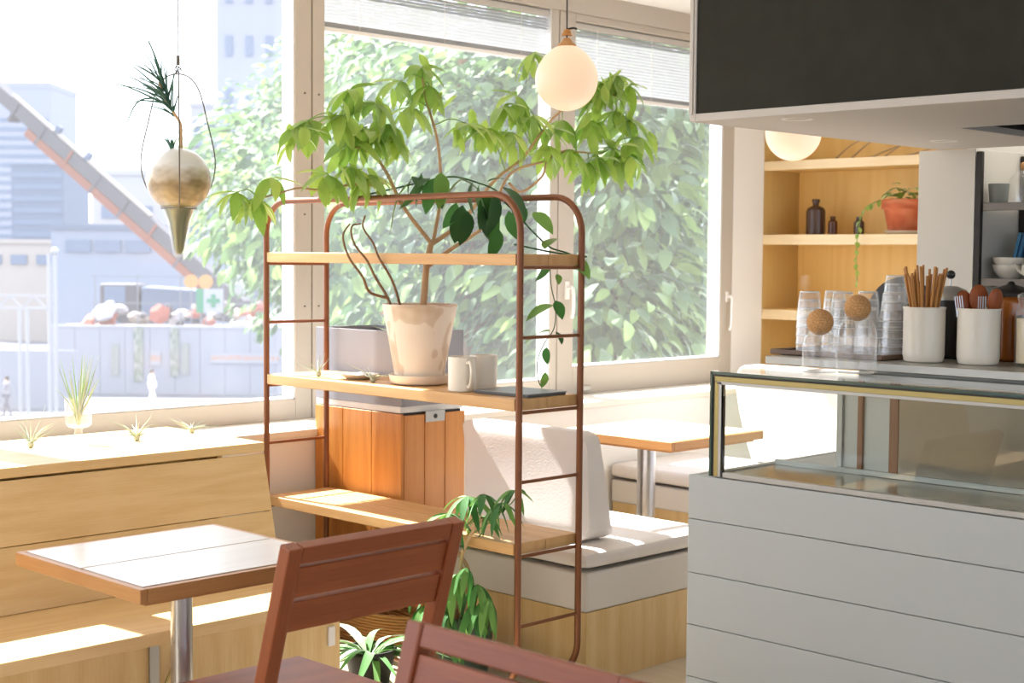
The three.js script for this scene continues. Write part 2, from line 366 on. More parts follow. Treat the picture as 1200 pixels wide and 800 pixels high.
{
  const k = thing('glass_display_case', 'empty glass display case with brass framed edges on the counter', 'display case', [-0.6, 0.836, -3.48]);
  const x0 = -2.53, x1 = 1.5, z0 = CZ - 0.004, z1 = LZ + 0.012;
  const pane = (w, h, name) => part(name, new THREE.PlaneGeometry(w, h), M.caseGlass, k);
  let p = pane(x1 - x0 - 0.02, CT - 0.86, 'front_pane'); p.position.set((x0 + x1) / 2 + 0.6, (CT + 0.85) / 2 - 0.836, z0 + 3.48 - 0.004);
  p = pane(z0 - z1 - 0.03, CT - 0.86, 'side_pane'); p.rotation.y = -PI / 2; p.position.set(x0 + 0.6 + 0.004, (CT + 0.85) / 2 - 0.836, (z0 + z1) / 2 + 3.48);
  p = pane(x1 - x0, z0 - z1, 'top_pane'); p.rotation.x = -PI / 2; p.position.set((x0 + x1) / 2 + 0.6, CT - 0.836 - 0.001, (z0 + z1) / 2 + 3.48);
  // glass edges (green), brass and grey profiles
  pslab('top_glass_edge', M.glassEdge, k, x0, x1, CT - 0.010, CT - 0.002, z0 - 0.001, z0 + 0.002, 0.0005);
  pslab('side_glass_edge', M.glassEdge, k, x0 - 0.001, x0 + 0.006, 0.838, CT - 0.003, z0 - 0.003, z0 + 0.002, 0.0005);
  pslab('dark_seal', M.dark, k, x0, x1, CT - 0.015, CT - 0.010, z0 - 0.012, z0 - 0.001, 0.0005);
  pslab('brass_rail', M.brass, k, x0 + 0.008, x1, CT - 0.029, CT - 0.015, z0 - 0.016, z0 - 0.002, 0.001);
  pslab('grey_rail', M.brushed, k, x0 + 0.02, x1, CT - 0.038, CT - 0.029, z0 - 0.016, z0 - 0.002, 0.001);
  pslab('brass_post', M.brass, k, x0 + 0.012, x0 + 0.026, 0.838, CT - 0.03, z0 - 0.016, z0 - 0.002, 0.001);
  pslab('dark_seal', M.dark, k, x0 + 0.006, x0 + 0.012, 0.838, CT - 0.016, z0 - 0.014, z0 - 0.001, 0.0005);
  pslab('grey_post', M.brushed, k, x0 + 0.026, x0 + 0.036, 0.838, CT - 0.03, z0 - 0.016, z0 - 0.002, 0.001);
  pslab('dark_seal', M.dark, k, x0 + 0.036, x0 + 0.042, 0.838, CT - 0.03, z0 - 0.014, z0 - 0.004, 0.0005);
  pslab('bottom_rail', M.brushed, k, x0 + 0.044, x1, 0.837, 0.852, z0 - 0.02, z0 - 0.001, 0.002);
  pslab('bottom_rail', M.brushed, k, x0 + 0.002, x0 + 0.02, 0.837, 0.85, z1, z0 - 0.022, 0.002);
  const tray = std(0x9a948a, 0.22, { metalness: 0.55 });
  pslab('case_floor', tray, k, x0 + 0.022, x1, 0.837, 0.846, z1 + 0.004, z0 - 0.022, 0.001);
  pslab('rear_rail', M.brushed, k, x0 + 0.022, x1, 0.8465, 0.862, z1 - 0.004, z1 + 0.004, 0.001);
  // sliding doors at the back
  const door = std(0x8e867a, 0.16, { metalness: 0.5 });
  const doorWood = woodMat([150, 104, 72], [112, 74, 48], 31, { rings: 3 }, { roughness: 0.4 });
  let xs = -2.3;
  for (let i = 0; i < 4; i++) {
    const w = i ? 0.95 : 0.2, d = pslab('sliding_door', i ? door : M.brushed, k, xs, xs + w, 0.863, CT - 0.02, z1 + (i % 2 ? 0.006 : 0.0), z1 + (i % 2 ? 0.010 : 0.004), 0.0005);
    part('door_stile', box(0.028, CT - 0.02 - 0.863, 0.01, 0.002), doorWood, d, [w / 2 - 0.014, 0, 0.006]);
    if (!i) for (const q of [-0.085, -0.02]) part('door_stile', box(0.016, CT - 0.02 - 0.863, 0.01, 0.002), q < -0.05 ? M.brushed : doorWood, d, [q, 0, 0.006]);
    xs += w;
  }
}
{
  const w = thing('steel_worktop', 'brushed steel ledge behind the glass case, carrying crocks and tumblers', 'worktop', [-0.5, 0.834, -4.0]);
  pslab('leg', M.steel, w, -2.54, -2.52, 0.8345, 1.138, -4.33, -4.31, 0.002);
  pslab('body', M.counter, w, -2.26, CX1, 0.8345, 1.138, -4.34, LZ - 0.03, 0.001);
  pslab('top', M.brushed, w, -2.56, CX1, 1.138, 1.162, -4.35, LZ, 0.003);
}

// hood with the blackboard
{
  const h = thing('menu_hood', 'boxy white overhead hood with a big blank blackboard on its front', 'hood', [-0.5, 1.83, -4.03]);
  const x0 = -2.616, x1 = 1.7, z0 = CZ, z1 = -4.74, yb = 1.83;
  pslab('side_panel', M.hood, h, x0, x0 + 0.02, yb, Y1, z1, z0, 0.002);
  pslab('front_frame', M.hood, h, x0 + 0.0205, x1, yb, yb + 0.022, z0 - 0.03, z0, 0.002);
  pslab('blackboard', M.board, h, x0 + 0.0205, x1, yb + 0.0225, Y1, z0 - 0.025, z0 - 0.004, 0.001);
  pslab('edge_strip', M.hood, h, x0 + 0.0005, x0 + 0.012, yb + 0.02, Y1, z0 + 0.0003, z0 + 0.004, 0.001);
  // underside with a rectangular vent opening
  const hx0 = -2.14, hz0 = -3.985;
  pslab('underside', M.hood, h, x0 + 0.021, x1, yb + 0.0005, yb + 0.02, hz0, z0 - 0.031, 0.001);
  pslab('underside', M.hood, h, x0 + 0.021, hx0, yb + 0.0005, yb + 0.02, z1, hz0 - 0.0005, 0.001);
  pslab('underside', M.hood, h, hx0, x1, yb + 0.0005, yb + 0.02, z1, -4.42, 0.001);
  pslab('vent_recess', M.black, h, hx0, x1, yb + 0.12, yb + 0.14, -4.42, hz0, 0.001);
  pslab('vent_side', M.black, h, hx0 - 0.01, hx0, yb + 0.02, yb + 0.14, -4.42, hz0, 0.001);
  pslab('vent_side', M.black, h, hx0, x1, yb + 0.02, yb + 0.14, -4.43, -4.42, 0.001);
  pslab('back_panel', M.hood, h, x0 + 0.021, x1, yb + 0.021, Y1, z1, z1 + 0.02, 0.001);
  for (const [x, z] of [[-2.335, -3.45], [-2.405, -4.38]]) {
    const r = part('downlight', lathe([[0.028, 0.006], [0.03, 0.001], [0.042, -0.002], [0.045, 0.0005]], 24), M.white, h, [x + 0.5, 0, z + 4.03]);
    part('lens', cyl(0.027, 0.027, 0.003, 20), M.brushed, r, [0, 0.003, 0]);
  }
}
{ // strip lamp added to brighten the kitchen wall, hidden behind the hood
  const l = thing('added_strip_lamp', 'added white strip lamp above the kitchen shelf rack, unseen behind the hood', 'lamp', [-1.9, 2.12, -4.93]);
  part('housing', box(1.1, 0.03, 0.07, 0.004), M.white, l, [0, 0.03, 0]);
  part('diffuser', box(1.06, 0.012, 0.055, 0.004), new THREE.MeshStandardMaterial({ color: 0xf4f2ea, emissive: 0xfff6e8, emissiveIntensity: 0.5 }), l, [0, 0.008, 0]);
  const a = new THREE.RectAreaLight(new THREE.Color().setRGB(1, 0.95, 0.86), 4.5, 1.06, 0.055);
  a.position.set(0, -0.002, 0); a.rotation.x = -PI / 2;
  l.add(a);
  pslab('bracket', M.white, l, -2.44, -2.41, 2.165, Y1, -4.945, -4.915, 0.001);
  pslab('bracket', M.white, l, -1.4, -1.37, 2.165, Y1, -4.945, -4.915, 0.001);
}
// partition beside the kitchen shelves and the kitchen wall
sslab('wall_partition', M.plaster, -2.70, -2.485, 0, 1.83, -5.1, -4.745, 0.002);
sslab('wall_kitchen', M.white, -2.7, 3.0, 0, Y1, -5.3, -5.1);
{
  const s = thing('kitchen_shelf_rack', 'dark steel kitchen shelf rack packed with glassware beside the white partition', 'shelf rack', [-2.2, 0, -4.9]);
  for (const [x, z] of [[-2.472, -4.755], [-1.5, -4.755], [-2.472, -5.08], [-1.5, -5.08]]) part('upright', box(0.02, 1.82, 0.02, 0.002), M.dark, s, [x + 2.2, 0.91, z + 4.9]);
  const edgeSteel = std(0x6b645c, 0.4, { metalness: 0.4 });
  for (const y of [1.63, 1.372, 0.9]) {
    pslab('shelf', M.brushed, s, -2.46, -1.5, y, y + 0.01, -5.07, -4.772, 0.002);
    pslab('shelf_edge', edgeSteel, s, -2.46, -1.5, y - 0.012, y + 0.015, -4.771, -4.755, 0.002);
  }
}

// ------------------------------------------------------------------ tube-framed rack
const RX0 = -4.655, RX1 = -3.30, RZ0 = -3.355, RZ1 = -3.643, RTOP = 1.648, RBOT = 0.0435;
{
  const rack = thing('plant_rack', 'tall copper tube rack with three wooden plank shelves, full of plants', 'shelf rack', [-3.98, 0, -3.5]);
  const ring = () => {
    const r = 0.12, hw = (RX1 - RX0) / 2, hh = (RTOP - RBOT) / 2, path = new THREE.CurvePath();
    const corner = [[1, 1], [-1, 1], [-1, -1], [1, -1]], start = [0, PI / 2, PI, 1.5 * PI];
    const pts = [];
    corner.forEach(([sx, sy], i) => { for (let k = 0; k <= 8; k++) { const a = start[i] + (k / 8) * PI / 2; pts.push(V(sx * (hw - r) + r * Math.cos(a), sy * (hh - r) + r * Math.sin(a), 0)); } });
    for (let i = 0; i < pts.length; i++) path.add(new THREE.LineCurve3(pts[i], pts[(i + 1) % pts.length]));
    return new THREE.TubeGeometry(path, 260, 0.0112, 10, true);
  };
  const g = ring();
  for (const z of [RZ0, RZ1]) part('tube_frame', g, M.copper, rack, [(RX0 + RX1) / 2 + 3.98, (RTOP + RBOT) / 2, z + 3.5]);
  const rung = cyl(0.006, 0.006, Math.abs(RZ1 - RZ0), 8).rotateX(PI / 2);
  for (const x of [RX0, RX1]) for (const y of [0.261, 0.728, 1.191]) part('rung', rung, M.copper, rack, [x + 3.98, y, (RZ0 + RZ1) / 2 + 3.5]);
  for (const [yb, yt] of [[1.42, 1.457], [0.956, 0.994], [0.492, 0.529]]) {
    for (const x of [RX0, RX1]) part('rung', rung, M.copper, rack, [x + (x < -4 ? 0.006 : -0.006) + 3.98, yb - 0.006, (RZ0 + RZ1) / 2 + 3.5]);
    const mid = (RZ0 + RZ1) / 2;
    pslab('shelf_plank', M.rackWood, rack, RX0 + 0.013, RX1 - 0.013, yb, yt, mid + 0.001, RZ0 + 0.008, 0.003, 'x');
    pslab('shelf_plank', M.rackWood, rack, RX0 + 0.013, RX1 - 0.013, yb, yt, RZ1 - 0.008, mid - 0.001, 0.003, 'x');
  }
  for (const x of [RX0 + 0.14, RX1 - 0.14]) for (const z of [RZ0, RZ1]) part('rubber_foot', cyl(0.012, 0.015, 0.034, 12), M.dark, rack, [x + 3.98, 0.017, z + 3.5]);
}

// ------------------------------------------------------------------ window bench with reclined back
{
  const b = thing('window_bench', 'pale wooden bench with a reclined panel back built under the window', 'bench', [-4.0, 0, -1.1]);
  const z0 = 0.9, z1 = -2.895, zl = z0 - z1, zm = (z0 + z1) / 2 + 1.1;
  pslab('seat', M.benchWood, b, -3.985, -3.494, 0.383, 0.42, z1, z0, 0.004, 'z');
  pslab('front_panel', M.benchPly, b, -3.56, -3.54, 0, 0.383, -2.82, z0, 0.001, 'y');
  pslab('end_panel', M.benchPly, b, -3.985, -3.56, 0, 0.383, -2.84, -2.82, 0.001, 'y');
  // reclined back: two boards
  const xb = -3.943, yb = 0.42, xt = -4.03, yt = 0.795, ang = Math.atan2(xb - xt, yt - yb), L = Math.hypot(xb - xt, yt - yb);
  const up = [Math.sin(-ang), Math.cos(ang)];
  for (const [f0, f1] of [[0.002, 0.498], [0.5, 0.994]]) {
    const c = (f0 + f1) / 2 * L, g = box(0.022, (f1 - f0) * L - 0.0015, zl, 0.0015, 'z');
    part('backrest_board', g, M.benchWood, b, [xb + up[0] * c - 0.011 * Math.cos(ang) + 4.0, yb + up[1] * c - 0.011 * Math.sin(ang), zm], [0, 0, ang]);
  }
  pslab('top_board', M.benchWood, b, -4.62, -4.028, 0.7985, 0.829, z1, z0, 0.003, 'z');
  pslab('sun_stop_panel', M.benchPly, b, -4.32, -4.3, 0, 0.798, z1 + 0.075, z0, 0.001, 'y');  // unseen panel, added to stop sun leaking through below the top board
  pslab('back_support', M.benchPly, b, -4.6, -4.2, 0, 0.798, z1 + 0.05, z1 + 0.07, 0.001, 'y');
  const br = pslab('bracket', M.brushed, b, -3.5395, -3.53, 0.12, 0.38, -2.185, -2.155, 0.001);
  part('bracket_strut', tube([[0, -0.05, 0], [0.0, 0.09, -0.07]], 0.004, 4, 6), M.brass, br, [0.008, 0, 0]);
  pslab('socket_plate', M.white, b, -3.5395, -3.532, 0.26, 0.32, -2.8, -2.775, 0.002);
}

// ------------------------------------------------------------------ tables
function cafeTable(name, label, x0, x1, z0, z1, top, opts) {
  const cx = (x0 + x1) / 2, cz = (z0 + z1) / 2, w = x1 - x0, d = z1 - z0;
  const t = thing(name, label, 'table', [cx, 0, cz]);
  const h = opts.thick, e = 0.018;
  part('edge_strip', box(w, h, e, 0.002, 'x'), opts.edge, t, [0, top - h / 2 - 0.002, d / 2 - e / 2]);
  part('edge_strip', box(w, h, e, 0.002, 'x'), opts.edge, t, [0, top - h / 2 - 0.002, -d / 2 + e / 2]);
  part('edge_strip', box(e, h, d - 2 * e - 0.001, 0.002, 'z'), opts.edge, t, [w / 2 - e / 2, top - h / 2 - 0.002, 0]);
  part('edge_strip', box(e, h, d - 2 * e - 0.001, 0.002, 'z'), opts.edge, t, [-w / 2 + e / 2, top - h / 2 - 0.002, 0]);
  const iw = (w - 2 * e - 0.004 - 0.004) / 2;
  for (const s of [-1, 1]) part('top_panel', box(iw - 0.002, h - 0.004, d - 2 * e - 0.004, 0.0015, 'z'), opts.top, t, [s * (iw / 2 + 0.002), top - (h - 0.004) / 2, 0]);
  part('underside', box(w - 0.06, 0.012, d - 0.06, 0.001), opts.edge, t, [0, top - h - 0.008, 0]);
  part('column', cyl(opts.r, opts.r, top - h - 0.03, 28), M.steel, t, [opts.lx ?? 0, (top - h - 0.014) / 2 + 0.008, opts.lz ?? 0]);
  part('mounting_plate', box(0.2, 0.006, 0.2, 0.002), M.steel, t, [opts.lx ?? 0, top - h - 0.017, opts.lz ?? 0]);
  part('base_plate', lathe([[0, 0], [0.21, 0], [0.21, 0.008], [0.18, 0.014], [opts.r + 0.012, 0.02], [opts.r, 0.03]], 36), M.steel, t, [opts.lx ?? 0, 0, opts.lz ?? 0]);
  return t;
}
cafeTable('cafe_table', 'square cafe table with brown edging and two pale inset panels by the bench', -3.48, -2.893, -2.33, -1.742, 0.702, { thick: 0.034, edge: M.tableEdge, top: M.paleTop, r: 0.0275 });
cafeTable('cafe_table', 'pale wooden booth table on a steel column between white padded benches', -4.41, -3.762, -5.345, -4.71, 0.702, { thick: 0.036, edge: M.tableEdge, top: M.paleTop, r: 0.04, lx: -0.03, lz: 0.05 });

// ------------------------------------------------------------------ chairs
function makeChair(label) {
  const c = thing('wooden_chair', label, 'chair');
  const W = 0.49, D = 0.455, S = 0.425, T = 0.855, st = 0.036;
  const lean = Math.atan2(0.13, T - S), up = (t) => [S + t * Math.cos(lean), -D / 2 - t * Math.sin(lean)];
  const LB = (T - S) / Math.cos(lean);
  part('seat', box(W - 0.01, 0.022, D, 0.006, 'x'), M.chair, c, [0, S - 0.011, 0]);
  part('apron', box(W - 0.09, 0.05, 0.02, 0.002), M.chair, c, [0, S - 0.05, D / 2 - 0.03]);
  part('apron', box(W - 0.09, 0.05, 0.02, 0.002), M.chair, c, [0, S - 0.05, -D / 2 + 0.03]);
  for (const s of [-1, 1]) {
    part('apron', box(0.02, 0.05, D - 0.08, 0.002), M.chair, c, [s * (W / 2 - 0.025), S - 0.05, 0]);
    part('front_leg', box(st, S - 0.023, st, 0.004), M.chair, c, [s * (W / 2 - st / 2 - 0.006), (S - 0.023) / 2, D / 2 - st / 2 - 0.006]);
    part('rear_leg', box(st, S + 0.02, 0.04, 0.004), M.chair, c, [s * (W / 2 - st / 2), (S + 0.02) / 2 - 0.005, -D / 2 - 0.022]);
    const [my, mz] = up(LB / 2);
    part('back_stile', box(st, LB, 0.036, 0.004), M.chair, c, [s * (W / 2 - st / 2), my, mz - 0.012], [-lean, 0, 0]);
  }
  // three rails with narrow open slots between them
  const iw = W - 2 * st - 0.002;
  for (const [d0, d1, th] of [[0, 0.038, 0.03], [0.048, 0.118, 0.022], [0.128, 0.198, 0.022]]) {
    const m = LB - (d0 + d1) / 2, [my, mz] = up(m);
    part(d0 ? 'back_rail' : 'top_rail', box(iw, d1 - d0, th, 0.003, 'x'), M.chair, c, [0, my, mz - 0.012], [-lean, 0, 0]);
  }
  part('stretcher', box(0.018, 0.03, D - 0.06, 0.003), M.chair, c, [W / 2 - 0.03, 0.16, 0]);
  part('stretcher', box(0.018, 0.03, D - 0.06, 0.003), M.chair, c, [-W / 2 + 0.03, 0.16, 0]);
  return c;
}
const chairA = makeChair('reddish brown wooden chair pushed up to the cafe table, slotted back');
chairA.position.set(-2.805, 0, -2.045);
chairA.rotation.y = -PI / 2;
copyOf(chairA, [-1.555, 0, -1.222], 0, 'reddish brown wooden chair standing apart from the cafe table and the bench');

// ------------------------------------------------------------------ padded booth benches
// soft block with pillowy faces: rounded box subdivided and puffed
function padded(w, h, d, r, puff, seed) {
  const g = mergeVertices(new THREE.BoxGeometry(w, h, d, 24, 10, 16));
  const p = g.attributes.position;
  for (let i = 0; i < p.count; i++) {
    let q = [p.getX(i), p.getY(i), p.getZ(i)];
    const hs = [w / 2, h / 2, d / 2], inner = q.map((v, k) => Math.max(-hs[k] + r, Math.min(hs[k] - r, v)));
    const dv = q.map((v, k) => v - inner[k]), len = Math.hypot(...dv);
    if (len > 1e-6) q = inner.map((v, k) => v + dv[k] / len * r);
    const cx = 1 - (q[0] / hs[0]) ** 2, cy = 1 - (q[1] / hs[1]) ** 2, cz = 1 - (q[2] / hs[2]) ** 2;
    q[1] += Math.sign(q[1]) * puff * Math.max(0, cx) * Math.max(0, cz);
    q[2] += Math.sign(q[2]) * puff * 0.6 * Math.max(0, cx) * Math.max(0, cy);
    const n = noise.noise(q[0] * 6 + seed, q[1] * 8, q[2] * 6) * 0.003;
    p.setXYZ(i, q[0] + n, q[1] + n * 0.6, q[2] + n);
  }
  g.computeVertexNormals();
  return g;
}
// wedge cushion: thick below, thin above; profile in z-y, extruded along x
function wedge(w, h, tb, tt, r, back = 1) {
  const g = mergeVertices(new THREE.BoxGeometry(w, h, 1, 26, 18, 8)), p = g.attributes.position;
  for (let i = 0; i < p.count; i++) {
    let x = p.getX(i), y = p.getY(i), z = p.getZ(i);
    const f = y / h + 0.5, t = tb + (tt - tb) * Math.pow(f, 1.5);
    // round the corners in x-y and the edges across the thickness
    const ax = Math.max(0, Math.abs(x) - (w / 2 - r)), ay = Math.max(0, Math.abs(y) - (h / 2 - r)), l = Math.hypot(ax, ay);
    if (l > r && ax > 0 && ay > 0) { x = Math.sign(x) * (w / 2 - r + ax / l * r); y = Math.sign(y) * (h / 2 - r + ay / l * r); }
    const edge = Math.min(1, Math.min(w / 2 - Math.abs(x), h / 2 - Math.abs(y)) / r), soft = Math.sqrt(Math.max(0, 1 - (1 - edge) ** 2));
    const lim = 0.5 * (0.62 + 0.38 * soft);
    const zz = (z * 2 * lim) * t;
    const bulge = 0.008 * (1 - (2 * x / w) ** 2) * Math.sin(f * PI);
    p.setXYZ(i, x, y, back * (t / 2 + zz) + Math.sign(z) * bulge);
  }
  if (back < 0) { const ix = g.index; for (let i = 0; i < ix.count; i += 3) { const a = ix.getX(i); ix.setX(i, ix.getX(i + 1)); ix.setX(i + 1, a); } }
  g.computeVertexNormals();
  return g;
}
{
  const b = thing('booth_bench', 'booth bench with plywood base beside the copper rack', 'bench', [-3.65, 0, -4.05]);
  const x0 = -4.02, x1 = -3.305, z0 = -3.692, z1 = -4.42;
  pslab('base', M.benchPly, b, x0, x1, 0, 0.25, z1 + 0.02, z0, 0.002, 'y');
  pslab('upholstered_band', M.cushionBand, b, x0 - 0.002, x1 + 0.003, 0.2505, 0.384, z1, z0 + 0.003, 0.01);
  solo('seat_cushion', padded(x1 - x0 + 0.01, 0.058, z0 - z1 + 0.014, 0.024, 0.006, 3), M.cushion, 'white leatherette seat cushion lying on the booth bench beside the rack', 'cushion', [(x0 + x1) / 2, 0.384 + 0.040, (z0 + z1) / 2 + 0.002]);
  solo('back_cushion', wedge(0.62, 0.385, 0.185, 0.09, 0.05, -1), M.cushion, 'white wedge shaped back cushion standing on the booth bench behind the rack', 'cushion', [-3.712, 0.460 + 0.192, -3.775]);
  // the bench on the far side of the booth table
  const f = thing('booth_bench', 'booth bench with plywood base across the booth table from the rack', 'bench', [-4.0, 0, -5.8]);
  pslab('base', M.benchPly, f, -4.76, -3.35, 0, 0.25, -6.1, -5.5, 0.002, 'y');
  pslab('upholstered_band', M.cushionBand, f, -4.762, -3.347, 0.2505, 0.36, -6.12, -5.49, 0.01);
  solo('seat_cushion', padded(1.42, 0.075, 0.62, 0.028, 0.008, 8), M.cushion, 'white seat cushion on the far booth bench, behind the booth table', 'cushion', [-4.055, 0.408, -5.79]);
  const s = new THREE.Shape();
  s.moveTo(-0.30, 0.0); s.bezierCurveTo(-0.36, 0.14, -0.40, 0.27, -0.40, 0.38); s.quadraticCurveTo(-0.40, 0.43, -0.35, 0.43); s.lineTo(0.5, 0.43); s.quadraticCurveTo(0.55, 0.43, 0.55, 0.38); s.lineTo(0.55, 0.04); s.quadraticCurveTo(0.55, 0, 0.5, 0); s.closePath();
  const eg = new THREE.ExtrudeGeometry(s, { depth: 0.09, bevelEnabled: true, bevelThickness: 0.02, bevelSize: 0.02, bevelSegments: 4, curveSegments: 16 });
  solo('back_cushion', eg, M.cushion, 'tall white back cushion of the far booth bench, seen through the glass case', 'cushion', [-3.96, 0.474, -6.08]);
}

// ------------------------------------------------------------------ cedar cabinet with planter
{
  const c = thing('plank_cabinet', 'orange cedar plank cabinet with a white steel top and lock plate', 'cabinet', [-4.51, 0, -3.85]);
  const x0 = -4.775, x1 = -4.243, z0 = -3.68, z1 = -4.01, y1 = 0.853;
  pslab('carcass', M.dark, c, x0 + 0.012, x1 - 0.012, 0, y1 - 0.004, z1 + 0.012, z0 - 0.012, 0.001);
  for (let i = 0; i < 3; i++) { const w = (x1 - x0) / 3; pslab('plank', M.cabinet, c, x0 + i * w + 0.001, x0 + (i + 1) * w - 0.001, 0.02, y1 - 0.005, z0 - 0.012, z0, 0.003, 'y'); }
  for (let i = 0; i < 3; i++) { const w = (z0 - z1 - 0.012) / 3; pslab('plank', M.cabinet, c, x1 - 0.012, x1, 0.02, y1 - 0.012, z1 + i * w + 0.001, z1 + (i + 1) * w - 0.001, 0.003, 'y'); }
  pslab('steel_top', M.white, c, x0, x1 - 0.014, y1 - 0.003, y1 + 0.022, z1, z0 - 0.006, 0.002);
  const lp = pslab('lock_plate', M.brushed, c, x1 - 0.001, x1 + 0.003, 0.81, 0.852, -3.90, -3.80, 0.001);
  part('keyhole', cyl(0.009, 0.009, 0.004, 16).rotateZ(PI / 2), M.black, lp, [0.002, 0.0, 0.0]);
  const p = thing('planter_box', 'grey rectangular metal planter standing on the cedar cabinet', 'planter', [-4.51, y1 + 0.023, -3.85]);
  const t = 0.008, H = 1.16 - y1 - 0.023;
  const px0 = x0 + 0.005, px1 = x1, pz0 = z0, pz1 = z1 + 0.01, b = y1 + 0.023;
  pslab('side', M.greyBox, p, px0, px1, b, b + H, pz0 - t, pz0, 0.001);
  pslab('side', M.greyBox, p, px0, px1, b, b + H, pz1, pz1 + t, 0.001);
  pslab('side', M.greyBox, p, px1 - t, px1, b, b + H, pz1 + t, pz0 - t, 0.001);
  pslab('side', M.greyBox, p, px0, px0 + t, b, b + H, pz1 + t, pz0 - t, 0.001);
  pslab('soil', M.soil, p, px0 + t, px1 - t, b, b + H - 0.04, pz1 + t, pz0 - t, 0.001);
}

// ------------------------------------------------------------------ leaves
// a leaf lies along +z, its upper face toward +y, bending down toward the tip
function leafGeo(len, wide, bend = 0.3, fold = 0.25, shape = 1) {
  const n = 6, pos = [], idx = [], uv = [];
  for (let i = 0; i <= n; i++) {
    const t = i / n, a = -bend * t * 1.6, w = wide / 2 * Math.pow(Math.sin(PI * Math.pow(t, 0.85 * shape) * 0.97 + 0.03), 0.8) * (i === n ? 0 : 1);
    const z = len * t * (1 - bend * bend * t * 0.25), y = len * t * Math.sin(a) * 0.75;
    pos.push(-w, y + fold * w, z, 0, y, z, w, y + fold * w, z);
    uv.push(0, t, 0.5, t, 1, t);
    if (i) { const k = (i - 1) * 3; idx.push(k, k + 3, k + 1, k + 1, k + 3, k + 4, k + 1, k + 4, k + 2, k + 2, k + 4, k + 5); }
  }
  const g = new THREE.BufferGeometry();
  g.setAttribute('position', new THREE.Float32BufferAttribute(pos, 3));
  g.setAttribute('uv', new THREE.Float32BufferAttribute(uv, 2));
  g.setIndex(idx);
  g.computeVertexNormals();
  return g;
}
const bx = V(), by = V(), bz = V(), bm = new THREE.Matrix4();
function leafBasis(dir, r, roll = 0.6) {
  bz.copy(dir).normalize();
  by.set((r() - 0.5) * roll, 1, (r() - 0.5) * roll).addScaledVector(bz, -by.dot(bz)).normalize();
  if (by.lengthSq() < 0.01) by.set(1, 0, 0);
  bx.crossVectors(by, bz).normalize(); by.crossVectors(bz, bx);
  return bm.makeBasis(bx, by, bz);
}
function leafAt(parent, geo, mat, at, dir, r, scale = 1, name = 'leaf') {
  const o = part(name, geo, mat, parent, [at.x, at.y, at.z]);
  o.quaternion.setFromRotationMatrix(leafBasis(dir, r));
  o.scale.setScalar(scale * (0.85 + 0.3 * r()));
  return o;
}

// ------------------------------------------------------------------ pendant lamps
function pendant(label, x, y, z, r, cordTo) {
  const l = thing('pendant_lamp', label, 'lamp', [x, y, z]);
  const pts = [];
  for (let i = 0; i <= 30; i++) { const a = -PI / 2 + (i / 30) * (PI * 0.905); const up = Math.max(0, Math.sin(a)); pts.push([Math.cos(a) * r * (1 - 0.07 * up * up), Math.sin(a) * r * (1 + 0.10 * up)]); }
  part('globe', lathe(pts, 40), M.globe, l);
  const ty = pts[30][1];
  part('collar', lathe([[0, 0.03], [0.012, 0.03], [0.024, 0.012], [0.036, 0.004], [pts[30][0] + 0.003, -0.006], [pts[30][0], -0.01]], 24), M.cork, l, [0, ty, 0]);
  part('cap', cyl(0.011, 0.02, 0.022, 16), M.bamboo, l, [0, ty + 0.05, 0]);
  part('cord', tube([[0, ty + 0.03, 0], [0, (ty + cordTo - y) / 2, 0.002], [0, cordTo - y, 0]], 0.003, 8, 6), M.dark, l);
  part('hook', tube([[0, 0, 0], [0.022, 0.004, -0.014], [0.03, 0.0, -0.022]], 0.004, 10, 6), M.black, l, [0, ty + 0.062, 0]);
  part('ceiling_rose', lathe([[0, 0], [0.04, 0], [0.042, -0.012], [0.006, -0.03]], 24), M.white, l, [0, cordTo - y, 0]);
  const p = new THREE.PointLight(new THREE.Color().setRGB(1, 0.78, 0.58), 0.02, 0, 2);
  p.shadow.radius = r / 0.02; p.castShadow = true;
  l.add(p);
  return l;
}
pendant('glowing cream globe pendant lamp hanging among the leaves of the potted plant', -3.772, 2.104, -4.071, 0.116, Y1);
pendant('glowing cream globe pendant lamp hanging before the wooden shelf niche', -3.64, 1.982, -5.35, 0.118, Y1);

// ------------------------------------------------------------------ on the counter
const WT = 1.1622;
const crockGeo = (r, h) => lathe([[0, 0], [r * 0.86, 0], [r * 0.95, 0.005], [r, 0.022], [r, h - 0.008], [r * 1.03, h - 0.004], [r * 1.03, h], [r * 0.96, h], [r * 0.93, h - 0.008], [r * 0.93, 0.02], [0, 0.014]], 40);
const crockA = solo('utensil_crock', crockGeo(0.0575, 0.155), M.cream, 'cream ceramic crock bristling with bamboo sticks on the steel ledge', 'crock', [-2.119, WT, -3.774]);
const crockB = solo('utensil_crock', crockGeo(0.0575, 0.155), M.cream, 'cream ceramic crock holding forks and wooden spoons on the steel ledge', 'crock', [-1.969, WT, -3.803]);
{
  const r = rngOf(41), g = metreUV(new THREE.CylinderGeometry(0.0035, 0.0035, 0.24, 7), 'y').translate(0, 0.12, 0);
  for (let i = 0; i < 42; i++) {
    const a = r() * 2 * PI, rr = 0.008 + 0.032 * Math.sqrt(r()), lean = 0.04 + 0.34 * (rr / 0.04) * (0.6 + 0.4 * r());
    const s = solo('bamboo_stick', g, M.bamboo, 'thin bamboo stick standing in the cream crock', 'stick', [-2.119 + Math.cos(a) * rr * 0.35, WT + 0.018, -3.774 + Math.sin(a) * rr * 0.35], 0, 'bamboo sticks in the cream crock');
    const dir = V(Math.cos(a) * lean * 0.72, 1, Math.sin(a) * lean * 0.72).normalize();
    s.quaternion.setFromUnitVectors(V(0, 1, 0), dir);
    s.scale.y = 0.94 + 0.14 * r();
  }
}
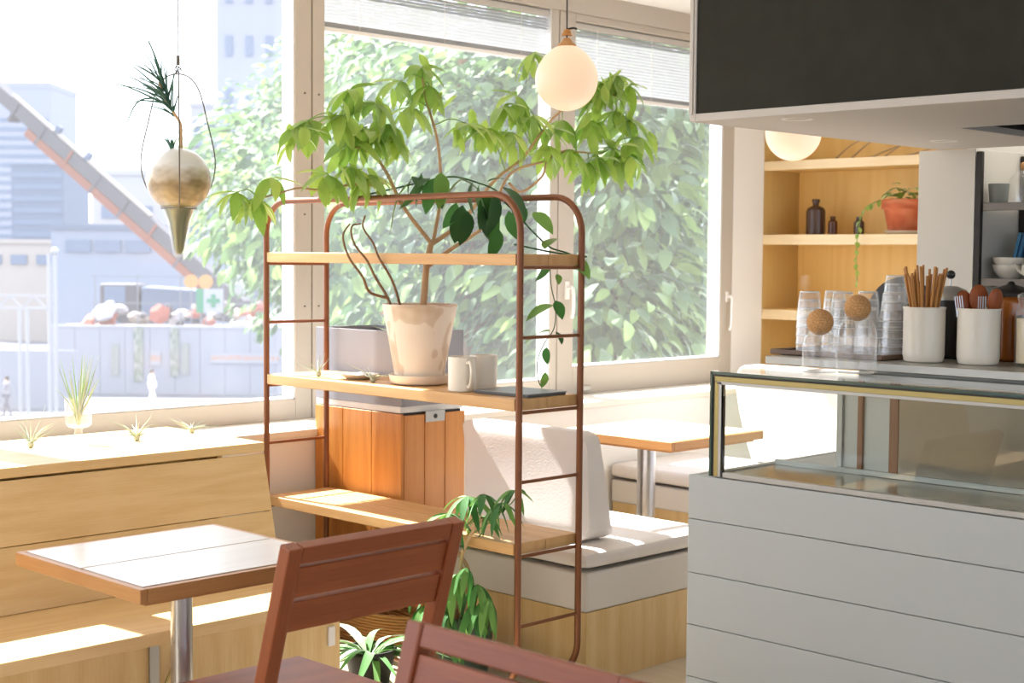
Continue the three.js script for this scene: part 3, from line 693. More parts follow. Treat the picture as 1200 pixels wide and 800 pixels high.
// wooden spoons, ladle and forks
function spoonGeo(len, rw) {
  const bowl = new THREE.SphereGeometry(1, 18, 12).scale(rw, rw * 1.45, rw * 0.4).translate(0, len + rw * 1.2, 0);
  return metreUV(mergeGeometries([cyl(0.005, 0.006, len, 8).translate(0, len / 2, 0).toNonIndexed(), bowl.toNonIndexed()]), 'y');
}
function leanTo(o, dx, dz, spin = 0) { o.quaternion.setFromUnitVectors(V(0, 1, 0), V(dx, 1, dz).normalize()).multiply(new THREE.Quaternion().setFromAxisAngle(V(0, 1, 0), spin)); return o; }
for (const [dx, dz, len, rw, spin, l] of [[-0.24, -0.05, 0.125, 0.024, 0.8, 'wooden spoon leaning out toward the bamboo sticks, narrow bowl'], [-0.06, -0.10, 0.13, 0.027, 0.8, 'upright wooden spoon behind the steel forks, broad bowl'], [0.20, -0.02, 0.13, 0.024, 1.1, 'wooden ladle leaning away from the steel forks, deep bowl']])
  leanTo(solo('wooden_spoon', spoonGeo(len, rw), M.spoon, l, 'spoon', [-1.969 + dx * 0.06, WT + 0.02, -3.803 + dz * 0.06]), dx, dz, spin);
function forkGeo() {
  const gs = [box(0.012, 0.11, 0.003, 0.001).clone().translate(0, 0.055, 0), box(0.022, 0.02, 0.003, 0.001).clone().translate(0, 0.12, 0)];
  for (let i = 0; i < 4; i++) gs.push(box(0.0028, 0.04, 0.002, 0.0005).clone().translate(-0.0095 + i * 0.0063, 0.148, 0));
  return mergeGeometries(gs);
}
for (const [dx, dz, s, l] of [[-0.10, 0.10, 0.75, 'steel fork with tines up, nearer the bamboo sticks in the crock'], [0.07, 0.10, 0.75, 'steel fork with tines up, nearer the wooden ladle in the crock']])
  leanTo(solo('fork', forkGeo(), M.steel, l, 'fork', [-1.969 + dx * 0.25, WT + 0.022, -3.803 + dz * 0.25]), dx, dz, s);
// carafes with cork balls
const carafeGlass = glassMat({ transmission: 0.97 });
for (const [x, z, r, h, l] of [[-2.282, -3.50, 0.048, 0.118, 'shorter glass carafe closed with a cork ball on the display case'], [-2.205, -3.565, 0.056, 0.158, 'taller glass carafe closed with a cork ball on the display case']]) {
  const c = thing('carafe', l, 'carafe', [x, CT + 0.0005, z]);
  part('glass_body', lathe([[0, 0.004], [r * 0.94, 0.002], [r, 0.012], [r, h * 0.62], [r * 0.92, h * 0.80], [r * 0.72, h * 0.93], [r * 0.56, h], [r * 0.54, h], [r * 0.69, h * 0.925], [r * 0.89, h * 0.79], [r * 0.965, h * 0.61], [r * 0.965, 0.014], [0, 0.01]], 36), carafeGlass, c);
  part('cork_ball', new THREE.SphereGeometry(0.0365, 28, 20), M.cork, c, [0, h + 0.022, 0]);
}
// tray with stacked tumblers
{
  const t = thing('serving_tray', 'dark brown serving tray under the stacked tumblers', 'tray', [-2.4, WT, -3.88]);
  const trayMat = woodMat([122, 96, 76], [92, 70, 54], 33, { rings: 4 }, { roughness: 0.4 });
  part('board', box(0.38, 0.006, 0.34, 0.002), trayMat, t, [0, 0.0035, 0]);
  for (const s of [-1, 1]) { part('rim', box(0.38, 0.014, 0.008, 0.002), trayMat, t, [0, 0.009, s * 0.171]); part('rim', box(0.008, 0.014, 0.334, 0.002), trayMat, t, [s * 0.19, 0.009, 0]); }
  const tumbler = lathe([[0.0385, 0], [0.0385, 0.002], [0.036, 0.03], [0.0345, 0.034], [0.034, 0.05], [0.0295, 0.082], [0.027, 0.085], [0, 0.085], [0, 0.078], [0.0265, 0.078], [0.032, 0.05], [0.0345, 0.03], [0.0370, 0.001], [0.0385, 0]], 28);
  const tg = glassMat({ transmission: 0.94 });
  const rimHighlightMat = glassMat({ transmission: 0.35, roughness: 0.1 });  // whitish: bright glass-edge highlights put into the colour of rims and bases
  const makeTumbler = (label, cat, pos, turn, group) => {
    const o = thing('glass_tumbler', label, cat, pos, turn, group);
    part('wall', tumbler, tg, o);
    part('rim', new THREE.TorusGeometry(0.0382, 0.0011, 6, 32).rotateX(PI / 2), rimHighlightMat, o, [0, 0.0015, 0]);
    part('base', lathe([[0, 0.079], [0.0275, 0.079], [0.0292, 0.082], [0.027, 0.0853], [0, 0.0853]], 24), rimHighlightMat, o);
  };
  const rank = (k, n) => k === 0 ? 'lowest' : k === n - 1 ? 'topmost' : ['second', 'third', 'fourth', 'fifth', 'sixth'][k - 1] + ' from the bottom';
  for (const [x, z, n, which] of [[-2.51, -3.79, 5, 'the tray corner stack'], [-2.505, -3.92, 5, 'the stack beside the corner one'], [-2.42, -3.83, 5, 'the stack behind the shorter carafe'], [-2.42, -3.97, 5, 'the stack beside the tallest one'], [-2.335, -3.985, 7, 'the tallest stack'], [-2.27, -3.86, 5, 'the stack by the crock'], [-2.335, -3.83, 3, 'the shortest stack']])
    for (let k = 0; k < n; k++) makeTumbler( `upturned glass tumbler, ${rank(k, n)} in ${which}`, 'glass', [x, WT + 0.0072 + k * 0.0245, z], 0, 'stacked tumblers on the tray');
}
// coffee press, dark jars and glass jar further along
{
  const c = thing('coffee_press', 'dark coffee press with a black plunger knob behind the crocks', 'coffee press', [-2.155, WT, -3.985]);
  part('beaker', lathe([[0, 0], [0.05, 0], [0.052, 0.01], [0.052, 0.17], [0.049, 0.17], [0.049, 0.012], [0, 0.008]], 28), M.black, c);
  part('lid', lathe([[0.055, 0], [0.055, 0.012], [0.045, 0.03], [0.02, 0.04], [0, 0.041]], 28), M.brushed, c, [0, 0.17, 0]);
  part('rod', cyl(0.003, 0.003, 0.03, 8), M.steel, c, [0, 0.222, 0]);
  part('knob', new THREE.SphereGeometry(0.013, 16, 12), M.black, c, [0, 0.244, 0]);
  part('handle', tube([[0.05, 0.15, 0], [0.095, 0.145, 0], [0.1, 0.08, 0], [0.07, 0.03, 0], [0.05, 0.03, 0]], 0.007, 24, 8), M.black, c, [0, 0, 0], [0, 0.4, 0]);
  const k = thing('storage_jar', 'squat storage jar with amber contents and a dark glass lid', 'jar', [-1.985, WT, -4.02]);
  part('body', lathe([[0, 0], [0.052, 0], [0.056, 0.012], [0.056, 0.165], [0.046, 0.178], [0.046, 0.184]], 28), std(0xa85f22, 0.15), k);
  part('lid', lathe([[0.056, 0.0], [0.058, 0.008], [0.05, 0.022], [0.012, 0.034], [0.008, 0.042], [0, 0.044]], 28), M.dark, k, [0, 0.184, 0]);
  const p = thing('frying_pan_lid', 'round black lid leaning behind the tall tumbler stack', 'lid', [-2.42, WT, -4.16]);
  part('disc', new THREE.CylinderGeometry(0.115, 0.118, 0.012, 40).rotateX(PI / 2 - 0.12), M.black, p, [0, 0.117, 0]);
  part('grip', new THREE.SphereGeometry(0.014, 14, 10), M.black, p, [0, 0.119, 0.02]);
  const d = thing('tea_tin', 'dark green tea tin standing right behind the fork crock', 'tin', [-1.875, WT, -3.93]);
  part('body', lathe([[0, 0], [0.04, 0], [0.041, 0.004], [0.041, 0.11], [0.04, 0.112]], 28), std(0x23281f, 0.35), d);
  part('lid', lathe([[0.042, 0], [0.042, 0.02], [0.038, 0.024], [0, 0.025]], 28), M.dark, d, [0, 0.112, 0]);
  const g = thing('preserving_jar', 'tall glass preserving jar with a pale filling by the tea tin', 'jar', [-1.83, WT, -3.84]);
  part('glass_body', lathe([[0, 0.003], [0.045, 0.003], [0.048, 0.012], [0.048, 0.15], [0.04, 0.168], [0.04, 0.18]], 28), M.clear, g);
  part('filling', cyl(0.043, 0.042, 0.12, 24), std(0xd8c9a6, 0.8), g, [0, 0.07, 0]);
  part('lid', lathe([[0.042, 0], [0.042, 0.014], [0.03, 0.02], [0, 0.021]], 24), M.clear, g, [0, 0.18, 0]);
}
// glassware and crockery on the kitchen shelf rack
{
  const dome = lathe([[0.05, 0], [0.05, 0.06], [0.044, 0.09], [0.028, 0.112], [0, 0.12]], 28);
  const SH = 1.641;
  let o = thing('glass_cloche', 'glass cloche with a wooden knob on the upper kitchen shelf', 'cloche', [-2.375, SH, -4.88]);
  part('bell', dome, M.clear, o); part('knob', new THREE.SphereGeometry(0.014, 14, 10), M.cork, o, [0, 0.132, 0]);
  o = thing('glass_cloche', 'small glass cloche without a wooden knob on the upper kitchen shelf', 'cloche', [-2.285, SH, -4.86]);
  part('bell', dome, M.clear, o).scale.set(0.8, 0.85, 0.8); part('knob', new THREE.SphereGeometry(0.009, 12, 8), M.clear, o, [0, 0.108, 0]);
  o = thing('glass_cloche', 'glass cloche behind the grey cup on the upper kitchen shelf', 'cloche', [-2.43, SH, -4.99]);
  part('bell', dome, M.clear, o); part('knob', new THREE.SphereGeometry(0.011, 12, 8), M.clear, o, [0, 0.128, 0]);
  solo('cup', lathe([[0, 0], [0.03, 0], [0.036, 0.07], [0.033, 0.07], [0.028, 0.005], [0, 0.004]], 28), std(0x8d918c, 0.5), 'plain grey cup on the upper kitchen shelf', 'cup', [-2.432, SH, -4.815]);
  const S2 = 1.383;
  const book = (x, col, l, lean) => { const b = solo('book', box(0.012, 0.16, 0.12, 0.001), std(col, 0.6), l, 'book', [x, S2 + 0.083, -4.97]); b.rotation.z = lean; return b; };
  book(-2.415, 0x4f8fb8, 'thin blue book leaning on the middle kitchen shelf', -0.22);
  book(-2.398, 0x3f7ba8, 'thin deeper blue book leaning against the other blue book', -0.22);
  book(-2.372, 0xd9d3c6, 'thin cream book leaning next to the blue books', -0.22);
  const bowl = lathe([[0, 0], [0.03, 0], [0.055, 0.03], [0.06, 0.05], [0.056, 0.05], [0.05, 0.03], [0.026, 0.006], [0, 0.005]], 28);
  solo('bowl', bowl, M.ceramic, 'cream bowl stacked highest behind the white teapot', 'bowl', [-2.40, S2 + 0.026, -4.85], 0, 'bowls');
  solo('bowl', bowl, M.ceramic, 'cream bowl directly under the other cream bowl', 'bowl', [-2.40, S2, -4.85], 0, 'bowls');
  o = thing('teapot', 'small white teapot on the middle kitchen shelf', 'teapot', [-2.29, S2, -4.815]);
  part('body', lathe([[0, 0], [0.03, 0], [0.05, 0.025], [0.045, 0.05], [0.02, 0.062], [0, 0.063]], 28), M.ceramic, o);
  part('lid_knob', new THREE.SphereGeometry(0.008, 12, 8), M.ceramic, o, [0, 0.068, 0]);
  part('handle', tube([[0.04, 0.05, 0], [0.075, 0.055, 0], [0.075, 0.02, 0], [0.045, 0.015, 0]], 0.005, 20, 7), M.ceramic, o);
  part('spout', tube([[-0.045, 0.02, 0], [-0.065, 0.035, 0], [-0.078, 0.055, 0]], 0.006, 12, 7), M.ceramic, o);
  o = thing('mug', 'tall white mug right of the teapot on the kitchen shelf', 'mug', [-2.2, S2, -4.9]);
  part('cup', lathe([[0, 0], [0.036, 0], [0.038, 0.004], [0.038, 0.1], [0.035, 0.1], [0.034, 0.006], [0, 0.005]], 28), M.ceramic, o);
  part('handle', tube([[0.036, 0.08, 0], [0.062, 0.075, 0], [0.062, 0.03, 0], [0.036, 0.022, 0]], 0.005, 20, 7), M.ceramic, o);
}
// niche contents
{
  const bottle = (r, h, nr, nh) => lathe([[0, 0], [r * 0.95, 0], [r, 0.008], [r, h * 0.66], [r * 0.85, h * 0.75], [nr, h * 0.82], [nr, h - 0.02], [nr * 1.25, h - 0.018], [nr * 1.25, h], [nr * 0.8, h]], 28);
  solo('apothecary_bottle', bottle(0.056, 0.205, 0.018, 0.04), M.darkBottle, 'dark brown apothecary bottle with a narrow neck in the niche', 'bottle', [-4.836, 1.5865, -7.35]);
  solo('small_bottle', bottle(0.027, 0.105, 0.012, 0.02), M.amber, 'small amber glass bottle beside the dark apothecary bottle', 'bottle', [-4.72, 1.5865, -7.35]);
  solo('small_bottle', bottle(0.03, 0.10, 0.014, 0.02), M.darkBottle, 'small dark bottle beside the terracotta pot in the niche', 'bottle', [-4.548, 1.5865, -7.35]);
  const p = thing('potted_ivy', 'weathered terracotta pot with a small leafy trailing plant in the niche', 'potted plant', [-4.27, 1.5865, -7.35]);
  part('saucer', lathe([[0, 0], [0.08, 0], [0.105, 0.018], [0.10, 0.02], [0.078, 0.006], [0, 0.006]], 32), M.white, p);
  part('pot', lathe([[0, 0], [0.078, 0], [0.105, 0.13], [0.118, 0.132], [0.12, 0.185], [0.108, 0.185], [0.104, 0.14], [0, 0.13]], 36), M.terracotta, p, [0, 0.007, 0]);
  part('soil', cyl(0.1, 0.1, 0.01, 24), M.soil, p, [0, 0.168, 0]);
  const r = rngOf(77), lg = leafGeo(0.06, 0.042, 0.25);
  for (let i = 0; i < 26; i++) { const a = r() * 2 * PI, rr = 0.02 + 0.09 * r(); leafAt(p, lg, LEAF.fresh[i % 3], V(Math.cos(a) * rr, 0.19 + 0.1 * r() * (1 - rr * 3), Math.sin(a) * rr), V(Math.cos(a), 0.5 - r(), Math.sin(a)), r); }
  const trail = [[-0.11, 0.19, 0.06], [-0.15, 0.14, 0.15], [-0.165, 0.02, 0.19], [-0.17, -0.14, 0.195], [-0.16, -0.26, 0.195]];
  part('trailing_stem', tube(trail, 0.0025, 30, 5), LEAF.fresh[2], p);
  for (let i = 0; i < 16; i++) { const t = i / 15, c = new THREE.CatmullRomCurve3(trail.map((q) => V(...q))).getPoint(t); leafAt(p, lg, LEAF.fresh[i % 3], c, V(r() - 0.5, -0.6, r() * 0.6), r, 0.6); }
  // dry branches lying on the top shelf
  const br = rngOf(5);
  for (let i = 0; i < 7; i++) {
    const x = -4.75 + i * 0.12, g = taperTube([[x, 2.016, -7.33 - br() * 0.1], [x + 0.18, 2.05 + br() * 0.06, -7.3 - br() * 0.06], [x + 0.36, 2.07 + br() * 0.1, -7.28 - br() * 0.08], [x + 0.5, 2.04 + br() * 0.16, -7.26 - br() * 0.1]], 0.0055, 0.002, 18, 6);
    solo('dry_branch', g, M.stem, 'thin dry branch in the heap on the uppermost niche shelf', 'branch', [0, 0, 0], 0, 'dry branches on the niche shelf');
  }
  solo('wine_glass', lathe([[0, 0], [0.034, 0], [0.034, 0.002], [0.004, 0.007], [0.004, 0.09], [0.02, 0.105], [0.036, 0.14], [0.034, 0.18], [0.03, 0.2]], 28), M.clear, 'stemmed wine glass in the corner of the lowest niche shelf', 'glass', [-4.95, 1.1535, -7.42]);
}

// ------------------------------------------------------------------ on the rack's middle shelf
const MS = 0.9945;
function mug(label, x, z, turn) {
  const m = thing('mug', label, 'mug', [x, MS, z], turn);
  part('cup', lathe([[0, 0], [0.044, 0], [0.047, 0.004], [0.0475, 0.115], [0.046, 0.117], [0.044, 0.115], [0.0435, 0.006], [0, 0.006]], 40), M.cream, m);
  part('handle', tube([[0.045, 0.098, 0], [0.068, 0.1, 0], [0.081, 0.08, 0], [0.08, 0.045, 0], [0.066, 0.02, 0], [0.045, 0.018, 0]], 0.0065, 32, 8), M.cream, m);
}
mug('cream ceramic mug at the shelf edge, its handle toward the folder', -3.64, -3.425, -0.35);
mug('cream ceramic mug half hidden behind the other mug', -3.655, -3.54, 2.4);
{
  const t = thing('tablet_folder', 'slim grey folder lying at the shelf end behind the mugs', 'folder', [-3.44, MS, -3.5], 0.02);
  part('cover', box(0.25, 0.004, 0.19, 0.001), std(0x77777a, 0.35), t, [0, 0.0105, 0]);
  part('pages', box(0.244, 0.008, 0.184, 0.001), std(0x55524e, 0.5), t, [0, 0.0042, 0]);
  const d = thing('saucer_dish', 'shallow white dish near the air plants on the rack', 'dish', [-4.24, MS, -3.47]);
  part('bowl', lathe([[0, 0], [0.04, 0], [0.075, 0.018], [0.072, 0.02], [0.038, 0.005], [0, 0.004]], 36), M.cream, d);
}

// ------------------------------------------------------------------ umbrella tree in the clay pot
{
  const B = V(-3.94, MS, -3.5);
  const p = thing('umbrella_tree', 'tall spreading leafy tree in a pale clay pot on the rack', 'potted plant', [B.x, B.y, B.z]);
  part('saucer', lathe([[0, 0], [0.085, 0], [0.103, 0.008], [0.11, 0.034], [0.106, 0.036], [0.099, 0.014], [0, 0.01]], 40), M.saucer, p);
  part('pot', lathe([[0, 0], [0.078, 0], [0.086, 0.006], [0.1, 0.09], [0.118, 0.19], [0.132, 0.262], [0.132, 0.272], [0.124, 0.272], [0.11, 0.19], [0.1, 0.14], [0, 0.135]], 48), M.clay, p, [0, 0.012, 0]);
  part('soil', cyl(0.119, 0.117, 0.01, 32), M.soil, p, [0, 0.245, 0]);
  const rel = (q) => V(q[0], q[1], q[2]).sub(B);
  const branch = (pts, r0, r1, name = 'branch') => part(name, taperTube(pts.map(rel), r0, r1, pts.length * 6), M.stem, p);
  branch([[-3.935, 1.235, -3.505], [-3.929, 1.30, -3.51], [-3.926, 1.417, -3.52], [-3.921, 1.493, -3.535]], 0.0135, 0.011, 'trunk');
  const B1 = [[-3.921, 1.493, -3.535], [-3.983, 1.624, -3.456], [-4.015, 1.742, -3.405], [-4.035, 1.801, -3.362], [-4.052, 1.835, -3.277], [-4.04, 1.919, -3.225]];
  const B2 = [[-4.014, 1.703, -3.403], [-4.025, 1.693, -3.363], [-4.032, 1.697, -3.314], [-4.091, 1.672, -3.155], [-4.088, 1.676, -3.087], [-4.095, 1.656, -3.008], [-4.12, 1.634, -2.939]];
  const B3 = [[-3.917, 1.49, -3.539], [-3.936, 1.63, -3.588], [-3.955, 1.765, -3.608], [-3.978, 1.884, -3.608], [-4.01, 2.009, -3.587], [-4.022, 2.083, -3.581]];
  const B4 = [[-3.919, 1.49, -3.537], [-3.917, 1.565, -3.671], [-3.945, 1.727, -3.869], [-3.981, 1.822, -4.053], [-3.99, 2.0, -4.25], [-3.947, 2.082, -4.39], [-3.871, 2.083, -4.465]];
  const B5 = [[-3.93, 1.405, -3.521], [-3.921, 1.466, -3.617], [-3.923, 1.52, -3.732], [-3.954, 1.575, -3.848], [-3.975, 1.758, -3.983], [-3.964, 1.818, -4.168], [-3.972, 1.855, -4.248], [-3.901, 1.855, -4.417]];
  const B6 = [[-3.968, 1.723, -3.97], [-3.96, 1.692, -4.02], [-3.925, 1.752, -4.103], [-3.95, 1.81, -4.153]];
  branch(B1, 0.008, 0.004); branch(B2, 0.005, 0.003); branch(B3, 0.0075, 0.004); branch(B4, 0.0085, 0.0035); branch(B5, 0.008, 0.0035); branch(B6, 0.006, 0.004);
  const dead = [[[-3.945, 1.24, -3.425], [-3.95, 1.357, -3.382], [-3.966, 1.446, -3.330], [-3.975, 1.49, -3.315], [-4.002, 1.549, -3.29], [-3.997, 1.587, -3.297]],
    [[-3.96, 1.24, -3.40], [-3.965, 1.313, -3.364], [-3.97, 1.372, -3.321], [-3.978, 1.431, -3.289], [-4.004, 1.489, -3.254], [-4.013, 1.548, -3.25], [-4.006, 1.558, -3.286]],
    [[-3.965, 1.30, -3.372], [-3.982, 1.322, -3.305], [-3.962, 1.373, -3.258], [-3.985, 1.445, -3.213], [-4.001, 1.518, -3.203], [-4.002, 1.556, -3.233]]];
  for (const d of dead) part('dry_stem', taperTube(d.map(rel), 0.0055, 0.003, 36), M.bark, p);
  const clusters = [[-4.127, 1.637, -2.933], [-4.093, 1.705, -2.971], [-4.155, 1.655, -2.877], [-4.062, 1.722, -3.188], [-4.05, 1.755, -3.272], [-4.031, 1.728, -3.332], [-4.102, 1.91, -3.134], [-4.111, 1.878, -3.08], [-4.04, 1.927, -3.226], [-4.023, 2.015, -3.249], [-3.998, 1.977, -3.342], [-4.001, 1.908, -3.404], [-4.015, 1.888, -3.318], [-4.053, 2.069, -3.507], [-4.024, 2.125, -3.582], [-4.004, 2.058, -3.597], [-4.027, 1.978, -3.525], [-4.044, 1.844, -3.286], [-4.016, 1.853, -3.456], [-3.988, 1.933, -3.773], [-3.974, 1.922, -3.856], [-4.005, 2.011, -3.974], [-3.986, 2.055, -4.024], [-3.977, 1.915, -3.993], [-4.0, 1.989, -4.118], [-4.02, 1.948, -4.216], [-4.032, 2.233, -4.162], [-3.995, 1.983, -4.29], [-3.943, 1.989, -4.386], [-3.909, 2.083, -4.428], [-3.939, 2.142, -4.43], [-3.888, 2.166, -4.484], [-3.854, 2.127, -4.528], [-3.881, 2.025, -4.479], [-3.884, 1.873, -4.464], [-3.912, 1.838, -4.405], [-3.928, 1.82, -4.373], [-3.854, 1.858, -4.506], [-3.839, 1.927, -4.555], [-3.855, 1.993, -4.516], [-3.963, 1.867, -4.286], [-3.967, 1.877, -4.17]];
  const all = [B1, B2, B3, B4, B5, B6].map((b) => new THREE.CatmullRomCurve3(b.map((q) => V(...q))));
  const r = rngOf(2024), kinds = [leafGeo(0.12, 0.041, 0.22), leafGeo(0.13, 0.044, 0.4), leafGeo(0.108, 0.04, 0.15)];
  clusters.forEach((c, i) => {
    const at = V(...c);
    let best = null, bd = 1e9;
    for (const k of all) for (let t = 0.3; t <= 1.001; t += 0.05) { const q = k.getPoint(t), d = q.distanceTo(at); if (d < bd) { bd = d; best = q; } }
    if (bd > 0.02) part('leaf_stalk', taperTube([best, best.clone().lerp(at, 0.5).add(V(0, 0.02, 0)), at].map((q) => q.clone().sub(B)), 0.0028, 0.0018, 8, 5), LEAF.fresh[3], p);
    const n = 6 + Math.floor(r() * 3), a0 = r() * 2 * PI, tilt = 0.1 + 0.5 * r(), nx = (r() - 0.5) * 1.3, nz = (r() - 0.5) * 1.3;
    for (let j = 0; j < n; j++) {
      const a = a0 + j / n * 2 * PI + (r() - 0.5) * 0.5, c = Math.cos(a), s = Math.sin(a);
      const dir = V(c, -tilt - 0.5 * r() - nx * c - nz * s, s);
      leafAt(p, kinds[Math.floor(r() * 3)], LEAF.fresh[Math.floor(r() * 4)], at.clone().sub(B), dir, r, 1.0);
    }
  });
  // the smaller leaflets further inside the crown
  const im = new THREE.InstancedMesh(kinds[2], LEAF.fresh[1], 150), q4 = new THREE.Quaternion(), m4 = new THREE.Matrix4();
  for (let i = 0; i < 150; i++) {
    const c = clusters[3 + Math.floor(r() * (clusters.length - 3))], o = V(r() - 0.5, r() - 0.5, r() - 0.5).multiplyScalar(0.09), w = V(...c).add(o);
    if (w.distanceTo(V(-3.772, 2.104, -4.071)) < 0.24) w.x -= 0.3;
    q4.setFromRotationMatrix(leafBasis(V(r() - 0.5, -0.35 - 0.4 * r(), r() - 0.5), r, 1.2));
    im.setMatrixAt(i, m4.compose(w.sub(B), q4, V(1, 1, 1).multiplyScalar(0.75 + 0.35 * r())));
  }
  im.name = 'inner_leaves'; im.userData.kind = 'stuff';
  p.add(im);
}
// ------------------------------------------------------------------ wax vine draped over the rack top
{
  const B = V(-3.75, 1.457, -3.5);
  const p = thing('wax_vine', 'dark glossy wax vine draped over the rack top and trailing down', 'vine', [B.x, B.y, B.z]);
  const rel = (q) => V(...q).sub(B);
  const stem = (pts, r0 = 0.003) => part('vine_stem', tube(pts.map(rel), r0, pts.length * 6, 6), LEAF.hoya[1], p);
  stem([[-4.06, 1.664, -3.37], [-4.0, 1.69, -3.46], [-3.907, 1.71, -3.5], [-3.775, 1.721, -3.5], [-3.66, 1.70, -3.5], [-3.56, 1.664, -3.51], [-3.5, 1.60, -3.52], [-3.47, 1.457 + 0.004, -3.53]]);
  stem([[-3.716, 1.665, -3.655], [-3.631, 1.597, -3.67], [-3.548, 1.532, -3.67], [-3.467, 1.48, -3.67], [-3.39, 1.462, -3.67], [-3.34, 1.445, -3.67]]);
  stem([[-3.57, 1.49, -3.60], [-3.42, 1.464, -3.63], [-3.3, 1.45, -3.668]]);
  stem([[-3.472, 1.47, -3.672], [-3.471, 1.349, -3.68], [-3.45, 1.278, -3.68], [-3.457, 1.205, -3.68], [-3.501, 1.153, -3.68], [-3.532, 1.093, -3.68], [-3.523, 1.026, -3.675], [-3.507, 1.006, -3.67]], 0.0018);
  const r = rngOf(99), big = leafGeo(0.125, 0.062, 0.5, 0.15), mid = leafGeo(0.10, 0.05, 0.4, 0.15), sm = leafGeo(0.065, 0.036, 0.3, 0.15), long = leafGeo(0.2, 0.06, 0.9, 0.2);
  const put = (g, m, q, d, s = 1) => leafAt(p, g, LEAF.hoya[m], rel(q), V(...d), r, s);
  put(long, 2, [-3.95, 1.712, -3.48], [-0.55, -0.35, 0.55]);
  put(big, 0, [-3.889, 1.735, -3.46], [0.1, -1, 0.2]); put(big, 2, [-3.80, 1.735, -3.47], [0.5, -0.8, 0.3]); put(mid, 1, [-3.952, 1.73, -3.48], [-0.3, -0.7, 0.4]);
  put(mid, 1, [-3.86, 1.70, -3.50], [0.6, -0.6, 0.2]); put(mid, 0, [-3.82, 1.72, -3.52], [0.7, 0.1, -0.3]); put(mid, 1, [-3.74, 1.71, -3.5], [0.6, -0.1, -0.3]);
  put(big, 1, [-3.69, 1.62, -3.47], [-0.05, -1, 0.15]); put(big, 1, [-3.655, 1.60, -3.46], [0.15, -1, 0.1]); put(mid, 0, [-3.72, 1.63, -3.47], [-0.3, -1, 0.1]);
  put(big, 0, [-3.60, 1.66, -3.49], [0.35, -1, 0.2]); put(long, 0, [-3.60, 1.66, -3.5], [0.3, -1, 0.0]); put(big, 1, [-3.56, 1.66, -3.49], [0.5, -1, 0.1]); put(big, 1, [-3.55, 1.68, -3.52], [0.8, -0.3, -0.2]);
  put(mid, 0, [-3.545, 1.54, -3.5], [0.0, -1, 0.2]); put(mid, 1, [-3.62, 1.70, -3.52], [0.6, 0.3, -0.2]); put(mid, 0, [-3.50, 1.60, -3.5], [0.3, -1, 0]);
  put(big, 1, [-3.93, 1.715, -3.5], [0.5, 0.2, 0.5]); put(big, 0, [-3.84, 1.72, -3.49], [0.2, -0.5, 0.6]); put(big, 2, [-3.70, 1.715, -3.49], [-0.6, -0.4, 0.5]); put(mid, 1, [-3.66, 1.70, -3.49], [-0.2, -0.9, 0.3]); put(big, 1, [-3.62, 1.69, -3.48], [0.1, -0.9, 0.35]); put(mid, 1, [-3.58, 1.62, -3.47], [-0.25, -1, 0.2]); put(mid, 0, [-3.90, 1.70, -3.49], [-0.5, -0.6, 0.4]);
  put(sm, 0, [-3.61, 1.63, -3.67], [0.5, -0.8, 0.1]); put(mid, 2, [-3.55, 1.60, -3.67], [0.9, -0.3, 0.1]); put(mid, 2, [-3.475, 1.475, -3.65], [0.5, 0.5, 0.2]);
  put(mid, 0, [-3.478, 1.44, -3.675], [-0.1, -1, 0.2]); put(big, 2, [-3.375, 1.447, -3.66], [0.9, -0.05, 0.2]); put(sm, 2, [-3.44, 1.39, -3.68], [0.4, -0.3, 0.3], 0.7);
  put(mid, 2, [-3.46, 1.285, -3.68], [-0.9, -0.1, 0.2]); put(sm, 0, [-3.45, 1.30, -3.68], [0.6, -0.5, 0.2]); put(mid, 2, [-3.475, 1.195, -3.68], [-0.9, 0.0, 0.2]);
  put(sm, 1, [-3.445, 1.195, -3.68], [0.8, -0.4, 0.2], 0.8); put(sm, 0, [-3.49, 1.14, -3.68], [0.05, -1, 0.2]); put(sm, 2, [-3.49, 1.055, -3.675], [0.1, -1, 0.2]);
}
// ------------------------------------------------------------------ air plants
function airPlant(label, x, y, z, o = {}) {
  const p = thing('air_plant', label, 'air plant', [x, y, z], o.turn ?? 0, o.group);
  const r = rngOf(o.seed ?? 1), n = o.n ?? 16, L = o.len ?? 0.07;
  part('base', new THREE.SphereGeometry(1, 12, 8).scale(0.011, 0.012, 0.011), LEAF.air[1], p, [0, 0.011, 0]);
  for (let i = 0; i < n; i++) {
    const a = r() * 2 * PI, up = (o.up ?? 0.8) * (0.4 + r()), l = L * (0.6 + 0.6 * r()), c = Math.cos(a), s = Math.sin(a), curl = (o.curl ?? 0.4) * (r() - 0.3);
    const pts = [V(0, 0.012, 0), V(c * l * 0.35, 0.012 + l * 0.4 * up, s * l * 0.35), V(c * l * 0.75, Math.max(0.006, 0.012 + l * 0.72 * up - curl * l * 0.3), s * l * 0.75), V(c * l * (1 - curl * 0.3), Math.max(0.004, 0.012 + l * up * (1 - curl)), s * l)];
    part('leaf', taperTube(pts, o.thick ?? 0.0022, 0.0004, 9, 5), LEAF.air[i % 2], p);
  }
  return p;
}
const BT = 0.8292;
airPlant('fine tufted air plant on the bench top, the thinnest leaved one', -4.395, BT, -2.255, { seed: 3, n: 26, len: 0.075, up: 1.0, thick: 0.0016 });
airPlant('sprawling curly air plant on the bench top right of the goblet', -4.33, BT, -2.598, { seed: 8, n: 16, len: 0.095, up: 0.7, curl: 0.9, thick: 0.0032 });
airPlant('small pale air plant lying on the bench top near its end', -4.40, BT, -2.855, { seed: 11, n: 12, len: 0.085, up: 0.4, thick: 0.0022 });
airPlant('brown dried air plant at the window end of the rack shelf', -4.43, MS, -3.43, { seed: 15, n: 9, len: 0.10, up: 0.7, curl: 0.6, thick: 0.002 });
